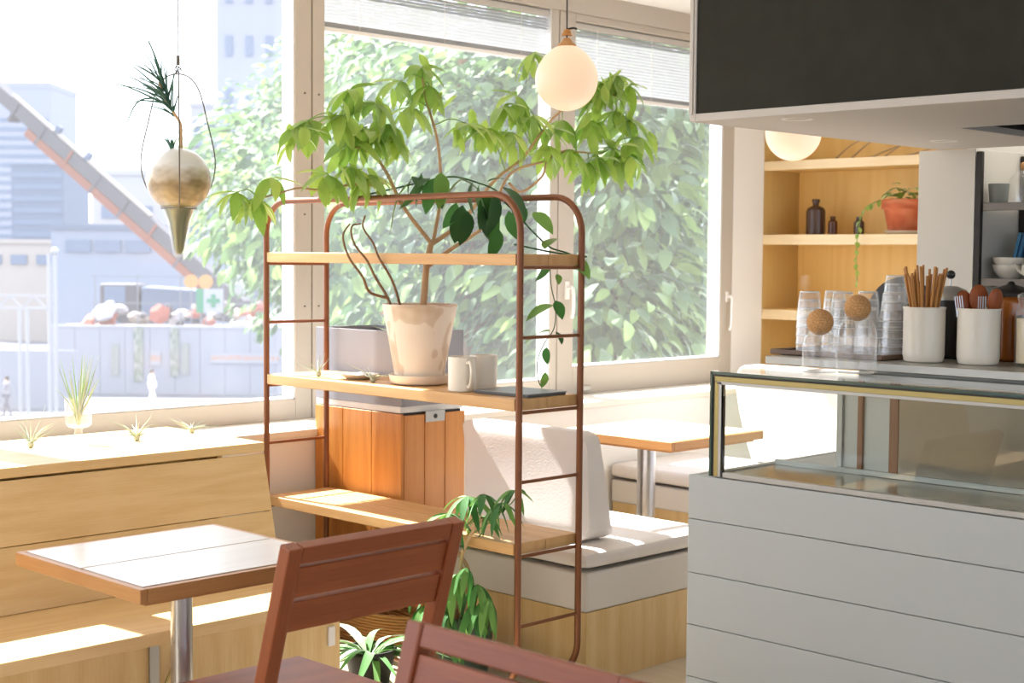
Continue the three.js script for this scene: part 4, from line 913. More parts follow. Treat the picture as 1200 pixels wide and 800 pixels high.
airPlant('green air plant lying between the dish and the clay pot', -4.10, MS, -3.42, { seed: 19, n: 12, len: 0.10, up: 0.45, curl: 0.5, thick: 0.0024 });
airPlant('little upright green sprig on the window sill behind the rack', -4.93, 0.7505, -4.03, { seed: 23, n: 7, len: 0.055, up: 1.4, thick: 0.004 });
airPlant('pale feathery tuft sprouting in the grey planter behind the clay pot', -4.36, 1.12, -3.76, { seed: 31, n: 44, len: 0.11, up: 0.9, curl: 0.6, thick: 0.0016 });
{
  const g = thing('glass_goblet', 'short stemmed clear glass goblet on the bench top, holding grassy leaves', 'glass', [-4.40, BT, -2.425]);
  part('bowl', lathe([[0, 0.052], [0.03, 0.054], [0.042, 0.062], [0.043, 0.15], [0.0415, 0.15], [0.0405, 0.066], [0.028, 0.059], [0, 0.058]], 36), M.clear, g);
  part('stem', lathe([[0, 0.052], [0.02, 0.052], [0.011, 0.044], [0.013, 0.034], [0.018, 0.026], [0.012, 0.014], [0.028, 0.004], [0.038, 0.002], [0.038, 0], [0, 0]], 28), M.clear, g);
  const p = thing('air_plant', 'tall grassy air plant with pale spiky leaves standing in the goblet', 'air plant', [-4.40, BT + 0.0585, -2.425]);
  const r = rngOf(61);
  for (let i = 0; i < 26; i++) {
    const a = r() * 2 * PI, s = 0.02 + 0.10 * r() * (r() > 0.4 ? 1 : 0.4), h = 0.13 + 0.12 * r(), c = Math.cos(a), d = Math.sin(a);
    const cap = Math.min(s * 0.3, 0.026);
    part('leaf', taperTube([V(c * 0.004, 0.002, d * 0.004), V(c * cap * 0.7, h * 0.28, d * cap * 0.7), V(c * Math.min(s * 0.5, 0.034), h * 0.5, d * Math.min(s * 0.5, 0.034)), V(c * s, h, d * s)], 0.0036, 0.0004, 12, 5), i % 3 ? LEAF.air[i % 2] : LEAF.fresh[3], p);
  }
}
// ------------------------------------------------------------------ hanging bulb planter
{
  const B = V(-4.4, 1.70, -2.808);
  const h = thing('hanging_bulb_planter', 'frosted brown glass bulb planter hanging on wires by the window', 'planter', [B.x, B.y, B.z]);
  const bulbMat = new THREE.MeshPhysicalMaterial({ map: dataTex(128, 256, (u, v) => { const k = noise.noise(u * 10, v * 9, 4) + 0.5 * noise.noise(u * 30, v * 26, 2), t = Math.max(0, Math.min(1, (v - 0.52 + k * 0.05) * 5)), e = Math.max(0, Math.min(1, (0.34 - v + k * 0.03) * 8)); const mid = [170 + k * 40, 150 + k * 38, 116 + k * 34], top = [222, 223, 222], low = [98 + k * 36, 104 + k * 38, 66 + k * 26]; return [0, 1, 2].map((c) => mid[c] * (1 - t) * (1 - e) + top[c] * t + low[c] * e); }), roughness: 0.35, clearcoat: 0.6, clearcoatRoughness: 0.1, transmission: 0.25, thickness: 0 });
  const R = 0.109;
  const prof = [[0, -0.252], [0.008, -0.252], [0.016, -0.235], [0.034, -0.14], [0.046, -0.112], [0.05, -0.098]];
  for (let i = 0; i <= 18; i++) { const a = -1.08 + (i / 18) * 2.5; prof.push([Math.cos(a) * R, Math.sin(a) * R + 0.0]); }
  part('glass_bulb', lathe(prof, 44), bulbMat, h);
  part('clear_neck', lathe([[0.014, -0.262], [0.02, -0.25], [0.04, -0.14], [0.052, -0.104], [0.058, -0.09]], 32), M.clear, h);
  part('wire_ring', new THREE.TorusGeometry(0.06, 0.002, 6, 40).rotateX(PI / 2), M.wire, h, [0, -0.098, 0]);
  const TOPY = 0.36;
  for (let k = 0; k < 3; k++) {
    const a = k * 2 * PI / 3 + 0.55, c = Math.cos(a), s = Math.sin(a);
    part('hanger_wire', tube([[c * 0.06, -0.098, s * 0.06], [c * 0.125, -0.02, s * 0.125], [c * 0.145, 0.06, s * 0.145], [c * 0.115, 0.2, s * 0.115], [c * 0.075, 0.32, s * 0.075], [c * 0.04, 0.352, s * 0.04], [0, TOPY, 0]], 0.0025, 40, 5), M.wire, h);
  }
  part('twisted_knot', new THREE.TorusKnotGeometry(0.012, 0.0018, 60, 5, 2, 5), M.wire, h, [0, TOPY + 0.012, 0]);
  part('swivel', cyl(0.006, 0.006, 0.03, 10), M.wire, h, [0, TOPY + 0.045, 0]);
  part('ceiling_wire', cyl(0.0018, 0.0018, Y1 - B.y - TOPY - 0.06, 5), M.wire, h, [0, (Y1 - B.y + TOPY + 0.06) / 2, 0]);
  const d = thing('dragon_tree', 'spiky little dragon tree growing out of the hanging bulb', 'plant', [B.x, B.y + R * 0.98, B.z]);
  const leafDark = leafMat(0x3c6a58, 0.2), RT = V(0.709, 0, -0.705);
  const at = (l, y, f = 0) => RT.clone().multiplyScalar(l).add(V(0, y, 0)).add(V(0.705, 0, 0.709).multiplyScalar(f));
  part('stem', taperTube([at(0.008, -0.012), at(0.008, 0.04), at(0.006, 0.085), at(-0.012, 0.115), at(-0.045, 0.17), at(-0.065, 0.225)], 0.0065, 0.0035, 28), M.stem, d);
  const r = rngOf(17), sp = leafGeo(0.19, 0.011, 0.25, 0.1, 0.8), sl = leafGeo(0.22, 0.010, 0.75, 0.1, 0.8);
  // long leaves of the crown: foot along the stem, tip (sideways, up, toward the room)
  for (const [t, l, y, f] of [[0.2, -0.275, 0.222, 0.05], [0.4, -0.25, 0.212, -0.06], [0.1, -0.19, 0.02, 0.03], [0.3, -0.17, 0.13, 0.08], [0.5, -0.20, 0.295, 0.06], [0.7, -0.145, 0.35, -0.03], [0.9, -0.10, 0.365, 0.03], [1.0, -0.07, 0.36, -0.06], [0.8, -0.075, 0.31, 0.1], [0.6, -0.03, 0.31, 0.04], [0.5, -0.005, 0.285, -0.05], [0.3, 0.0, 0.25, 0.06], [0.1, 0.02, 0.19, 0.02], [0.6, -0.11, 0.28, -0.12], [0.4, -0.22, 0.25, 0.02]]) {
    const b = at(-0.012 - 0.046 * t, 0.115 + 0.11 * t), tip = at(l, y, f).sub(b);
    const sag = y < 0.05 ? 0.10 : 0.018;
    part('leaf', taperTube([b, b.clone().addScaledVector(tip, 0.3).add(V(0, sag * 0.7, 0)), b.clone().addScaledVector(tip, 0.65).add(V(0, sag, 0)), b.clone().add(tip)], 0.0042, 0.0006, 16, 6), leafDark, d);
  }
  for (let i = 0; i < 22; i++) {
    const t = 0.35 + 0.65 * (i / 21), base = at(-0.012 - 0.055 * (t - 0.3), 0.10 + 0.13 * (t - 0.3) / 0.7);
    const a = r() * 2 * PI, ax = at(-0.75, 0.75), side = at(Math.cos(a), 0.25 * Math.cos(a), Math.sin(a));
    const dr = ax.multiplyScalar(0.55 + 0.6 * t).add(side.multiplyScalar(0.95 - 0.3 * t)).normalize().multiplyScalar(0.11 + 0.06 * r());
    part('leaf', taperTube([base, base.clone().addScaledVector(dr, 0.5).add(V(0, 0.008, 0)), base.clone().add(dr)], 0.0036, 0.0006, 10, 6), leafDark, d);
  }
  for (let i = 0; i < 0; i++) leafAt(d, sl, leafDark, at(-0.02, 0.12), at(-1, 0.3 - 0.35 * i, 0.2 * i - 0.2), r, 1.15, 'leaf');
  for (let i = 0; i < 7; i++) part('leaf', taperTube([at(-0.022, -0.008), at(-0.022 + (i - 4) * 0.006, 0.03, (i % 3 - 1) * 0.006), at(-0.022 + (i - 4) * 0.011, 0.055 - Math.abs(i - 3) * 0.006, (i % 3 - 1) * 0.014)], 0.004, 0.0006, 8, 6), leafDark, d);
}
// ------------------------------------------------------------------ plants and basket low in the rack
{
  const B = V(-3.69, 0, -3.49);
  const p = thing('money_tree', 'braided stem pot plant under the lowest shelf, leaves spilling over the shelf', 'potted plant', [B.x, B.y, B.z]);
  part('pot', lathe([[0, 0], [0.075, 0], [0.082, 0.006], [0.105, 0.2], [0.11, 0.202], [0.11, 0.22], [0.1, 0.22], [0.09, 0.16], [0, 0.15]], 36), std(0x3e4a3c, 0.5), p);
  part('soil', cyl(0.095, 0.092, 0.01, 28), M.soil, p, [0, 0.195, 0]);
  const rel = (q) => V(...q).sub(B);
  for (const s of [[[-3.66, 0.19, -3.47], [-3.631, 0.26, -3.45], [-3.60, 0.335, -3.43], [-3.574, 0.414, -3.39], [-3.57, 0.48, -3.34], [-3.53, 0.56, -3.32]], [[-3.70, 0.19, -3.46], [-3.687, 0.25, -3.45], [-3.722, 0.302, -3.42], [-3.731, 0.39, -3.37], [-3.68, 0.47, -3.33], [-3.62, 0.56, -3.32]], [[-3.64, 0.19, -3.49], [-3.61, 0.27, -3.44], [-3.585, 0.35, -3.40], [-3.56, 0.43, -3.35], [-3.50, 0.52, -3.325], [-3.44, 0.60, -3.33]], [[-3.69, 0.19, -3.5], [-3.63, 0.25, -3.42], [-3.55, 0.33, -3.39]]]) part('braided_stem', taperTube(s.map(rel), 0.0095, 0.005, 32), M.stem, p);
  const r = rngOf(303), g1 = leafGeo(0.14, 0.028, 0.7), g2 = leafGeo(0.115, 0.027, 0.4);
  const spots = [[-3.52, 0.66, -3.34, 1.0], [-3.58, 0.60, -3.31, 0.9], [-3.43, 0.68, -3.33, 0.9], [-3.36, 0.66, -3.34, 0.8], [-3.33, 0.70, -3.37, 0.7], [-3.45, 0.60, -3.36, 0.6],
    [-3.62, 0.44, -3.32, 0.9], [-3.55, 0.40, -3.32, 1.0], [-3.46, 0.38, -3.33, 1.0], [-3.42, 0.34, -3.34, 1.0], [-3.65, 0.30, -3.32, 1.0], [-3.70, 0.27, -3.31, 1.0], [-3.58, 0.27, -3.31, 0.8], [-3.48, 0.30, -3.33, 0.9], [-3.60, 0.36, -3.31, 0.8], [-3.50, 0.43, -3.32, 0.8], [-3.72, 0.36, -3.31, 0.8], [-3.55, 0.20, -3.31, 0.8]];
  for (const [x, y, z, s] of spots) {
    const at = V(x, y, z).sub(B), n = 7;
    part('leaf_stalk', taperTube([at.clone().lerp(V(0.1, Math.min(0.5, y - 0.05), 0.14), 0.6).setY(Math.max(0.2, y - 0.12)), at.clone().add(V(0, -0.03, 0)), at], 0.003, 0.0018, 8, 5), LEAF.low[2], p);
    for (let j = 0; j < n; j++) { const a = j / n * 2 * PI + r() * 0.5; leafAt(p, r() > 0.5 ? g1 : g2, LEAF.low[Math.floor(r() * 3)], at, V(Math.cos(a), (y > 0.5 ? 0.05 : -0.5) - 0.5 * r(), Math.sin(a) * 0.7 + 0.12), r, s); }
  }
}
{
  const B = V(-3.80, 0, -3.16);
  const p = thing('spider_plant', 'striped strap leaved plant in a dark pot on the floor before the rack', 'potted plant', [B.x, B.y, B.z]);
  part('pot', lathe([[0, 0], [0.06, 0], [0.085, 0.12], [0.09, 0.122], [0.09, 0.135], [0.08, 0.135], [0.07, 0.1], [0, 0.1]], 32), M.dark, p);
  const r = rngOf(71), g = leafGeo(0.26, 0.028, 0.9, 0.35, 0.8), pale = leafMat(0x9fb590, 0.3);
  for (let i = 0; i < 34; i++) { const a = r() * 2 * PI; leafAt(p, g, i % 3 ? LEAF.low[i % 2 ? 0 : 2] : pale, V(Math.cos(a) * 0.02, 0.11, Math.sin(a) * 0.02), V(Math.cos(a), 0.35 + 0.9 * r(), Math.sin(a)), r, 0.75 + 0.3 * r()); }
}
{
  const B = V(-4.19, 0, -3.5);
  const k = thing('wicker_basket', 'low round wicker basket on the floor inside the copper rack', 'basket', [B.x, B.y, B.z]);
  const rx = 0.25, H = 0.16;
  for (let i = 0; i < 14; i++) {
    const y = 0.008 + i * (H / 14), pts = [];
    for (let j = 0; j < 40; j++) { const a = j / 40 * 2 * PI, q = 1 + 0.018 * (((j + i) % 2) * 2 - 1), w = rx * (0.84 + 0.16 * i / 13); pts.push(V(Math.cos(a) * w * q, y, Math.sin(a) * w * 0.42 * q)); }
    part('woven_strand', tube(pts, 0.0062, 80, 5, true), M.wicker, k);
  }
  part('basket_floor', new THREE.CylinderGeometry(rx * 0.82, rx * 0.82, 0.006, 36).scale(1, 1, 0.42), M.wicker, k, [0, 0.004, 0]);
  const r = rngOf(88);
  for (let i = 0; i < 22; i++) { const a = r() * PI, l = 0.14 + 0.06 * r(), x = (r() - 0.5) * 0.16, z = (r() - 0.5) * 0.05; part('cane_offcut', cyl(0.0035, 0.0035, l, 6).rotateZ(PI / 2), M.wicker, k, [x, 0.12 + 0.05 * r(), z], [0, (r() - 0.5) * 0.4, (r() - 0.5) * 0.25]); }
}

// ------------------------------------------------------------------ the street and the city outside (ground lies a storey below)
const GY = -5.2, FWD = V(-0.7049, 0, -0.7093), RGT = V(0.7093, 0, -0.7049), TURN = 0.7823;
const out = (l, y, d) => [FWD.x * d + RGT.x * l, y, FWD.z * d + RGT.z * l];
const C = {
  road: std(0x5f6068, 0.9), pale: std(0x97979d, 0.85), lilac: std(0x858a9a, 0.85), cool: std(0x7c8494, 0.8), warm: std(0x9b938d, 0.85), dim: std(0x5b667a, 0.8),
  glassy: std(0x5a687f, 0.3), hoard: std(0x868892, 0.7), rust: std(0x7d4c3c, 0.7), boom: std(0x4e4c52, 0.6), green: std(0x347859, 0.6), orange: std(0xb1814b, 0.6), scaffold: std(0x6f7077, 0.6),
  truck: std(0x46444c, 0.6), red: std(0x9a5749, 0.7), plate: std(0x94959a, 0.6),
};
{
  const g = solo('street_ground', new THREE.PlaneGeometry(900, 900).rotateX(-PI / 2), C.road, 'pale paved street and building site ground outside', 'ground', [-250, GY, -250]);
  g.userData.kind = 'structure'; delete g.userData.category;
}
function building(name, label, l0, l1, top, d, depth, mat, o = {}) {
  const w = l1 - l0, h = top - GY, b = thing(name, label, 'building', out((l0 + l1) / 2, GY, d + depth / 2), TURN);
  part('walls', new THREE.BoxGeometry(w, h, depth), mat, b, [0, h / 2, 0]);
  part('roof_parapet', new THREE.BoxGeometry(w + 0.3, o.cap ?? 0.5, depth + 0.3), o.capMat ?? mat, b, [0, h + (o.cap ?? 0.5) / 2, 0]);
  if (o.bands) { // continuous window bands
    const n = o.bands, y0 = h - (o.from ?? 1) , s = o.step;
    const g = new THREE.BoxGeometry(w * 0.94, s * 0.45, 0.2);
    for (let i = 0; i < n; i++) part('window_band', g, C.glassy, b, [0, y0 - i * s, depth / 2 + 0.05]);
  }
  if (o.grid) {
    const [nx, ny, ww, wh, dx, dy, x0, yTop] = o.grid, g = new THREE.BoxGeometry(ww, wh, 0.25);
    for (let j = 0; j < ny; j++) for (let i = 0; i < nx; i++) part('window', g, C.glassy, b, [x0 + i * dx, h - yTop - j * dy, depth / 2 + 0.02]);
  }
  if (o.balconies) {
    const [n, s, yTop] = o.balconies, g = new THREE.BoxGeometry(w * 0.8, s * 0.42, 1.2), r = new THREE.BoxGeometry(w * 0.7, s * 0.42, 0.2);
    for (let i = 0; i < n; i++) { part('balcony', g, C.cool, b, [-w * 0.04, h - yTop - i * s, depth / 2 + 0.6]); part('window_band', r, C.dim, b, [-w * 0.04, h - yTop + s * 0.45 - i * s, depth / 2 + 0.05]); }
  }
  return b;
}
building('office_tower', 'tall pale blue office tower with striped floors on the skyline', -152, -130, 47.4, 420, 25, C.lilac, { bands: 18, from: 9, step: 2.5, cap: 1.6 });
building('office_block', 'darker blue glass office block in front of the striped tower', -111, -99.5, 20.5, 330, 20, C.dim, { bands: 7, from: 2, step: 2.6 });
building('tower_block', 'tall lilac white tower block with small windows, top out of sight', -29.8, -21.4, 40, 150, 12, C.lilac, { grid: [4, 6, 0.7, 2.0, 2.0, 5.2, -2.9, 2.2] });
building('apartment_house', 'pale apartment house with two balconies beside the lilac tower block', -37.2, -32.8, 18.3, 172, 9, C.pale, { balconies: [4, 3.4, 3.9] });
building('low_apartments', 'wide low cream building with a few windows behind the crane boom', -36.7, -25.2, 8.2, 130, 12, C.pale, { grid: [4, 2, 1.4, 1.1, 3, 3.6, -4.2, 3.2] });
building('site_office', 'long flat roofed grey site office with a strip of windows', -31, -20.5, 3.0, 100, 7, C.cool, { cap: 0.35, capMat: C.dim, grid: [3, 1, 1.7, 0.8, 2.0, 2, -3.4, 1.1] });
building('shed_row', 'pinkish low shed row left of the site office', -40, -33.6, 2.1, 111, 6, C.warm, { cap: 0.3, grid: [3, 1, 1.2, 0.7, 1.9, 2, -1.9, 1.2] });
building('brick_house', 'small rust coloured house behind the crane boom', -35.0, -30.6, 5.6, 146, 8, C.rust, { cap: 0.3, grid: [2, 1, 1.0, 1.4, 1.8, 2, -0.8, 1.4] });
building('white_annex', 'white flat roofed annex left of the rust coloured house', -42.6, -37.2, 4.2, 150, 8, C.pale, { cap: 0.3, grid: [2, 1, 1.2, 1.0, 2.2, 2, -1.2, 1.4] });
// crane boom crossing the site
{
  const a = V(...out(-31.5, 12.0, 86)), b = V(...out(-14.6, -1.6, 80)), dir = b.clone().sub(a), L = dir.length();
  const c = thing('crane_boom', 'long rusty grey crane boom slanting down across the site', 'crane', a.toArray());
  c.quaternion.setFromRotationMatrix(new THREE.Matrix4().makeBasis(dir.clone().normalize(), V(0, 1, 0).addScaledVector(dir.clone().normalize(), -dir.y / L).normalize(), V().crossVectors(dir.clone().normalize(), V(0, 1, 0).addScaledVector(dir.clone().normalize(), -dir.y / L).normalize())));
  part('main_beam', new THREE.BoxGeometry(L, 0.75, 0.8), C.boom, c, [L / 2, 0.3, 0]);
  part('lower_chord', new THREE.BoxGeometry(L * 0.72, 0.45, 0.9), C.rust, c, [L * 0.62, -0.32, 0]);
  part('upper_rail', new THREE.BoxGeometry(L * 0.5, 0.12, 0.3), C.warm, c, [L * 0.42, 0.76, 0.2]);
  for (let i = 0; i < 9; i++) part('rib', new THREE.BoxGeometry(0.16, 1.2, 0.94), i % 3 ? C.boom : C.rust, c, [L * (0.1 + i * 0.1), 0.05, 0]);
  for (const t of [0.33, 0.44]) part('bracket', new THREE.BoxGeometry(0.3, 0.5, 0.3), C.dim, c, [L * t, 0.95, 0.2]);
}
// hoarding of white panels
{
  const f = thing('site_hoarding', 'long pale hoarding of upright panels along the street', 'fence', out(-15, GY, 70), TURN);
  const g = new THREE.BoxGeometry(1.16, 3.15, 0.12);
  for (let i = 0; i < 18; i++) part('panel', g, C.hoard, f, [-6.2 + i * 1.18, 1.58, 0]);
  part('top_rail', new THREE.BoxGeometry(21.2, 0.1, 0.2), C.plate, f, [3.9, 3.2, 0]);
  const g2 = new THREE.BoxGeometry(1.16, 2.5, 0.12), e = thing('site_hoarding', 'lower pale hoarding behind the scaffold poles', 'fence', out(-20.4, GY, 63), TURN);
  for (let i = 0; i < 4; i++) part('panel', g2, C.hoard, e, [-2.2 + i * 1.18, 1.25, 0]);
  // notices on the hoarding
  const stripes = new THREE.MeshStandardMaterial({ map: dataTex(32, 64, (u, v) => ((u + v * 2) * 5) % 1 > 0.5 ? [96, 104, 98] : [150, 150, 150]), roughness: 0.7 });
  const photo = new THREE.MeshStandardMaterial({ map: dataTex(48, 96, (u, v) => { const k = noise.noise(u * 5, v * 9, 3); return [120 + k * 60, 126 + k * 50, 118 + k * 60]; }), roughness: 0.7 });
  const text = new THREE.MeshStandardMaterial({ map: dataTex(128, 32, (u, v) => (v > 0.3 && v < 0.7 && noise.noise(u * 40, v * 10, 2) > 0.05) ? [170, 110, 78] : [140, 142, 150]), roughness: 0.7 });
  for (const [l, y, w, h, m, lab] of [[-18.7, 1.65, 0.34, 1.5, stripes, 'striped notice plate on the hoarding nearest the scaffold poles'], [-17.6, 1.9, 0.42, 2.6, photo, 'tall picture notice on the hoarding between the striped plates'], [-15.9, 2.0, 0.38, 2.3, photo, 'tall picture notice on the hoarding above the walking person'], [-15.4, 1.7, 0.34, 1.5, stripes, 'striped notice plate on the hoarding beside the walking person'], [-12.6, 1.75, 3.2, 0.5, text, 'long orange lettered banner on the hoarding'], [-10.1, 1.9, 0.8, 1.1, photo, 'square pale notice at the end of the hoarding'], [-16.8, 1.7, 0.5, 0.7, text, 'small orange notice on the hoarding']])
    solo('site_notice', new THREE.BoxGeometry(w, h, 0.03), m, lab, 'notice', out(l, GY + y, 69.88), TURN);
}
{ // green cross safety sign and the two round signs
  const s = thing('safety_sign', 'green and white safety cross sign above the hoarding', 'sign', out(-14.5, GY + 3.3, 71), TURN);
  part('board', new THREE.BoxGeometry(1.15, 1.15, 0.06), C.plate, s, [0.1, 1.1, 0]);
  part('green_panel', new THREE.BoxGeometry(0.34, 1.15, 0.05), C.green, s, [-0.42, 1.1, 0.03]);
  part('cross_bar', new THREE.BoxGeometry(0.62, 0.2, 0.05), C.green, s, [0.22, 1.1, 0.04]);
  part('cross_bar', new THREE.BoxGeometry(0.2, 0.62, 0.05), C.green, s, [0.22, 1.1, 0.045]);
  part('post', new THREE.BoxGeometry(0.08, 4, 0.08), C.scaffold, s, [-0.4, -1.3, -0.08]);
  for (const [l, lab] of [[-15.45, 'round orange warning sign nearer the truck'], [-14.75, 'round orange warning sign nearer the green cross sign']]) {
    const o = thing('round_sign', lab, 'sign', out(l, GY, 71.5), TURN);
    part('disc', new THREE.CylinderGeometry(0.34, 0.34, 0.05, 24).rotateX(PI / 2), C.orange, o, [0, 5.3, 0]);
    part('pole', new THREE.CylinderGeometry(0.04, 0.04, 5.3, 8), C.scaffold, o, [0, 2.65, -0.05]);
  }
  // scaffold poles and mesh fence
  const pole = new THREE.CylinderGeometry(0.07, 0.07, 6.6, 10);
  const sc = thing('scaffold_gate', 'white scaffold gate frame of tall poles at the street edge', 'scaffold', out(-19.6, GY, 60), TURN);
  for (const x of [-1.6, -1.2, -0.3, 0.0, 0.9, 1.15]) part('pole', pole, C.plate, sc, [x, x > 0.8 ? 3.3 : 2.2, 0]).scale.y = x > 0.8 ? 1 : 0.66;
  for (const y of [4.4, 4.9]) part('crossbar', new THREE.BoxGeometry(2.9, 0.07, 0.07), C.plate, sc, [-0.2, y, 0]);
  for (let i = 0; i < 6; i++) part('brace', new THREE.BoxGeometry(0.7, 0.05, 0.05), C.plate, sc, [-1.4 + i * 0.48, 4.65, 0], [0, 0, i % 2 ? 0.8 : -0.8]);
  part('lamp_head', new THREE.SphereGeometry(0.16, 14, 10), C.plate, sc, [1.15, 6.7, 0]);
  const mesh = thing('mesh_fence', 'thin tall mesh fence posts behind the hoarding', 'fence', out(-15, GY, 73), TURN);
  for (let i = 0; i < 8; i++) part('post', new THREE.CylinderGeometry(0.035, 0.035, 5.6, 6), C.scaffold, mesh, [-5.5 + i * 2.1, 2.8, 0]);
  for (const y of [5.5, 4.2]) part('rail', new THREE.BoxGeometry(15, 0.05, 0.05), C.scaffold, mesh, [1.8, y, 0]);
  // parked lorry on the site
  const t = thing('dump_truck', 'grey dump truck with a sloping load bed behind the hoarding', 'truck', out(-20.6, GY, 86), TURN);
  part('cab', box(2.2, 2.0, 2.2, 0.15), C.truck, t, [-1.9, 3.9, 0]);
  part('windscreen', new THREE.BoxGeometry(1.2, 0.9, 0.06), C.glassy, t, [-2.1, 4.3, 1.12]);
  part('load_bed', box(3.6, 1.7, 2.4, 0.12), C.dim, t, [1.2, 3.8, 0], [0, 0, -0.06]);
  part('chassis', box(6, 0.6, 2.0, 0.1), C.truck, t, [-0.2, 2.7, 0]);
  for (const x of [-2.2, 0.6, 1.9]) part('wheel', new THREE.CylinderGeometry(0.6, 0.6, 0.5, 20).rotateX(PI / 2), C.dim, t, [x, 2.2, 1.0]);
  part('ramp', box(8, 1.6, 5, 0.1), C.warm, t, [0, 0.8, 0]);
  const hp = thing('rubble_heap', 'reddish rubble and cones piled along the top of the hoarding', 'rubble', out(-15.5, GY, 76), TURN);
  const r = rngOf(6), rg = new THREE.DodecahedronGeometry(0.4);
  for (let i = 0; i < 60; i++) { const m = part('chunk', rg, [C.warm, C.red, C.pale, C.truck][i % 4], hp, [-7 + r() * 17, 3.1 + r() * 0.9, r() * 2], [r() * 3, r() * 3, 0]); m.scale.set(0.5 + r(), 0.4 + 0.5 * r(), 0.6 + r()); }
  part('mound', box(18, 3.0, 3, 0.3), C.warm, hp, [1.5, 1.5, 1]);
}
// pedestrians: one smooth surface from capsules
function personGeo(bones, colorOf, H) {
  const R = 56, mc = new MarchingCubes(R, new THREE.MeshStandardMaterial(), false, false, 60000), S = H * 0.6;
  const d = V(), e = V(), q = V();
  const cap = (p, a, b, ra, rb) => { d.subVectors(b, a); e.subVectors(p, a); const t = Math.max(0, Math.min(1, e.dot(d) / d.lengthSq())); return e.addScaledVector(d, -t).length() - (ra + (rb - ra) * t); };
  for (let z = 0; z < R; z++) for (let y = 0; y < R; y++) for (let x = 0; x < R; x++) {
    q.set((x - R / 2) / (R / 2) * S, (y - R / 2) / (R / 2) * S + H / 2, (z - R / 2) / (R / 2) * S);
    let s = 0;
    for (const [a, b, ra, rb] of bones) s += Math.exp(-cap(q, a, b, ra, rb) * 42);
    mc.field[x + y * R + z * R * R] = Math.log(s) / 42;
  }
  mc.isolation = 0;
  mc.update();
  const n = mc.count, pos = new Float32Array(n * 3), nor = new Float32Array(n * 3), col = new Float32Array(n * 3);
  for (let i = 0; i < n; i++) {
    const y = mc.positionArray[i * 3 + 1] * S + H / 2;
    pos.set([mc.positionArray[i * 3] * S, y, mc.positionArray[i * 3 + 2] * S], i * 3);
    nor.set([mc.normalArray[i * 3], mc.normalArray[i * 3 + 1], mc.normalArray[i * 3 + 2]], i * 3);
    col.set(colorOf(pos[i * 3] / H, y / H, pos[i * 3 + 2] / H), i * 3);
  }
  const g = new THREE.BufferGeometry();
  g.setAttribute('position', new THREE.BufferAttribute(pos, 3)); g.setAttribute('normal', new THREE.BufferAttribute(nor, 3)); g.setAttribute('color', new THREE.BufferAttribute(col, 3));
  return g;
}
function person(label, l, d, turn, shirt, trousers, stride) {
  const H = 1.66, v = (x, y, z) => V(x, y, z), B = [
    [v(0, 1.50, 0.01), v(0, 1.58, 0), 0.085, 0.09], [v(0, 1.36, 0), v(0, 1.48, 0), 0.05, 0.055], [v(-0.13, 1.32, 0), v(0.13, 1.32, 0), 0.07, 0.07], [v(0, 1.30, 0), v(0, 0.95, 0), 0.13, 0.11], [v(-0.07, 0.90, 0), v(0.07, 0.90, 0), 0.12, 0.12],
    [v(-0.18, 1.30, 0), v(-0.23, 1.05, -0.06 * stride), 0.05, 0.042], [v(-0.23, 1.05, -0.06 * stride), v(-0.22, 0.84, 0.08), 0.042, 0.034], [v(0.18, 1.30, 0), v(0.23, 1.05, 0.08 * stride), 0.05, 0.042], [v(0.23, 1.05, 0.08 * stride), v(0.22, 0.84, 0.12), 0.042, 0.034],
    [v(-0.08, 0.86, 0), v(-0.08, 0.48, 0.1 * stride), 0.085, 0.06], [v(-0.08, 0.48, 0.1 * stride), v(-0.08, 0.08, 0.16 * stride), 0.058, 0.042], [v(0.08, 0.86, 0), v(0.08, 0.48, -0.04 * stride), 0.085, 0.06], [v(0.08, 0.48, -0.04 * stride), v(0.08, 0.08, -0.2 * stride), 0.058, 0.042],
    [v(-0.08, 0.045, 0.13 * stride), v(-0.08, 0.04, 0.13 * stride + 0.16), 0.045, 0.036], [v(0.08, 0.045, -0.22 * stride), v(0.08, 0.04, -0.22 * stride + 0.16), 0.045, 0.036]];
  const skin = [0.55, 0.36, 0.27], hair = [0.05, 0.04, 0.035];
  const g = personGeo(B, (x, y, z) => y > 0.925 || (y > 0.87 && z < 0.0) ? hair : y > 0.83 ? skin : y > 0.55 ? shirt : y > 0.05 ? trousers : [0.2, 0.18, 0.17], H);
  const m = new THREE.MeshStandardMaterial({ vertexColors: true, roughness: 0.8 });
  return solo('person', g, m, label, 'person', out(l, GY, d), turn);
}
person('person in a white top and pale trousers walking past the hoarding', -15.55, 64, TURN + PI / 2, [0.8, 0.78, 0.76], [0.7, 0.66, 0.62], 1.2);
person('person in dark clothes walking at the street edge by the scaffold gate', -20.45, 60, TURN - PI / 2, [0.25, 0.24, 0.27], [0.12, 0.12, 0.15], 1.0);

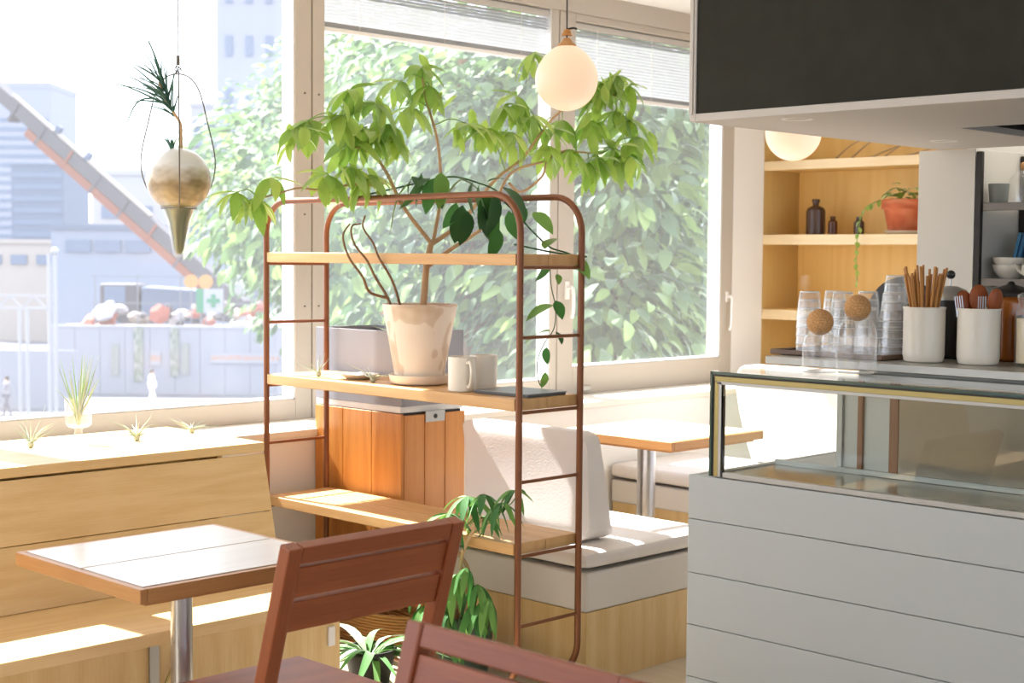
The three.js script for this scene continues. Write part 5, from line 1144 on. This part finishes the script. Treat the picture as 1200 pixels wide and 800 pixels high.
// ------------------------------------------------------------------ trees
function tree(label, cx, cy, cz, rad, n, leaf, seed, trunkR, mats, gaps = 0.35) {
  const t = thing('street_tree', label, 'tree', [cx, GY, cz], 0, 'trees outside the windows');
  const r = rngOf(seed), base = cy - GY;
  const dv = V();
  part('trunk', taperTube([V(0, 0, 0), V(0.1 * rad, base * 0.35, 0.05), V(-0.05 * rad, base * 0.75, 0), V(0.02, base + rad * 0.5, 0)], trunkR, trunkR * 0.35, 24, 10), M.bark, t);
  const blobs = [];
  for (let i = 0; i < 16; i++) { dv.set(r() * 2 - 1, r() * 2 - 1, r() * 2 - 1).normalize().multiplyScalar(rad * (0.3 + 0.6 * r())); blobs.push([dv.clone().add(V(0, base, 0)), rad * (0.3 + 0.25 * r())]); }
  for (let i = 0; i < 8; i++) { const b = blobs[i][0]; part('limb', taperTube([V(0, base * 0.62 + i * 0.05 * rad, 0), b.clone().multiplyScalar(0.5).add(V(0, base * 0.42, 0)), b], trunkR * 0.4, trunkR * 0.1, 12, 6), M.bark, t); }
  const g = leafGeo(leaf, leaf * 0.5, 0.4, 0.2), m4 = new THREE.Matrix4(), q = new THREE.Quaternion(), sc = V();
  mats.forEach((mat, k) => {
    const count = Math.floor(n / mats.length), im = new THREE.InstancedMesh(g, mat, count);
    for (let i = 0; i < count; i++) {
      const [c, br] = blobs[Math.floor(r() * blobs.length)];
      dv.set(r() * 2 - 1, r() * 2 - 1, r() * 2 - 1).normalize();
      const at = c.clone().addScaledVector(dv, br * Math.pow(r(), gaps));
      q.setFromRotationMatrix(leafBasis(V(dv.x + r() - 0.5, dv.y * 0.5 - 0.5 * r(), dv.z + r() - 0.5), r, 1.6));
      sc.setScalar(0.7 + 0.6 * r());
      im.setMatrixAt(i, m4.compose(at, q, sc));
    }
    im.name = 'foliage'; im.userData.kind = 'stuff';
    t.add(im);
  });
  return t;
}
const at = (u, y, d) => { const p = out(u * d, y, d); return p; };
{
  let p = at(-0.135, 2.5, 27); tree('fine leaved tree beyond the window, left of the clay pot plant', p[0], p[1], p[2], 3.2, 16000, 0.17, 51, 0.2, LEAF.tree);
  p = at(-0.035, 2.2, 13); tree('broad leaved tree right behind the clay pot plant outside', p[0], p[1], p[2], 1.9, 5500, 0.17, 52, 0.13, LEAF.tree);
  p = at(0.075, 1.9, 12.5); tree('leafy tree filling the window beside the menu hood', p[0], p[1], p[2], 1.8, 5500, 0.17, 53, 0.12, LEAF.tree);
  p = at(0.02, 1.4, 24); tree('large dense tree in the back, behind the broad leaved trees', p[0], p[1], p[2], 4.6, 16000, 0.24, 54, 0.25, LEAF.tree);
  p = at(0.16, 1.2, 20); tree('dense tree behind the leafy tree, seen past the window handle', p[0], p[1], p[2], 3.2, 12000, 0.22, 55, 0.2, LEAF.tree);
}

// ------------------------------------------------------------------ hand over
scene.traverse((o) => { if (o.isMesh) { o.castShadow = true; o.receiveShadow = true; } });
renderer.render(scene, camera);
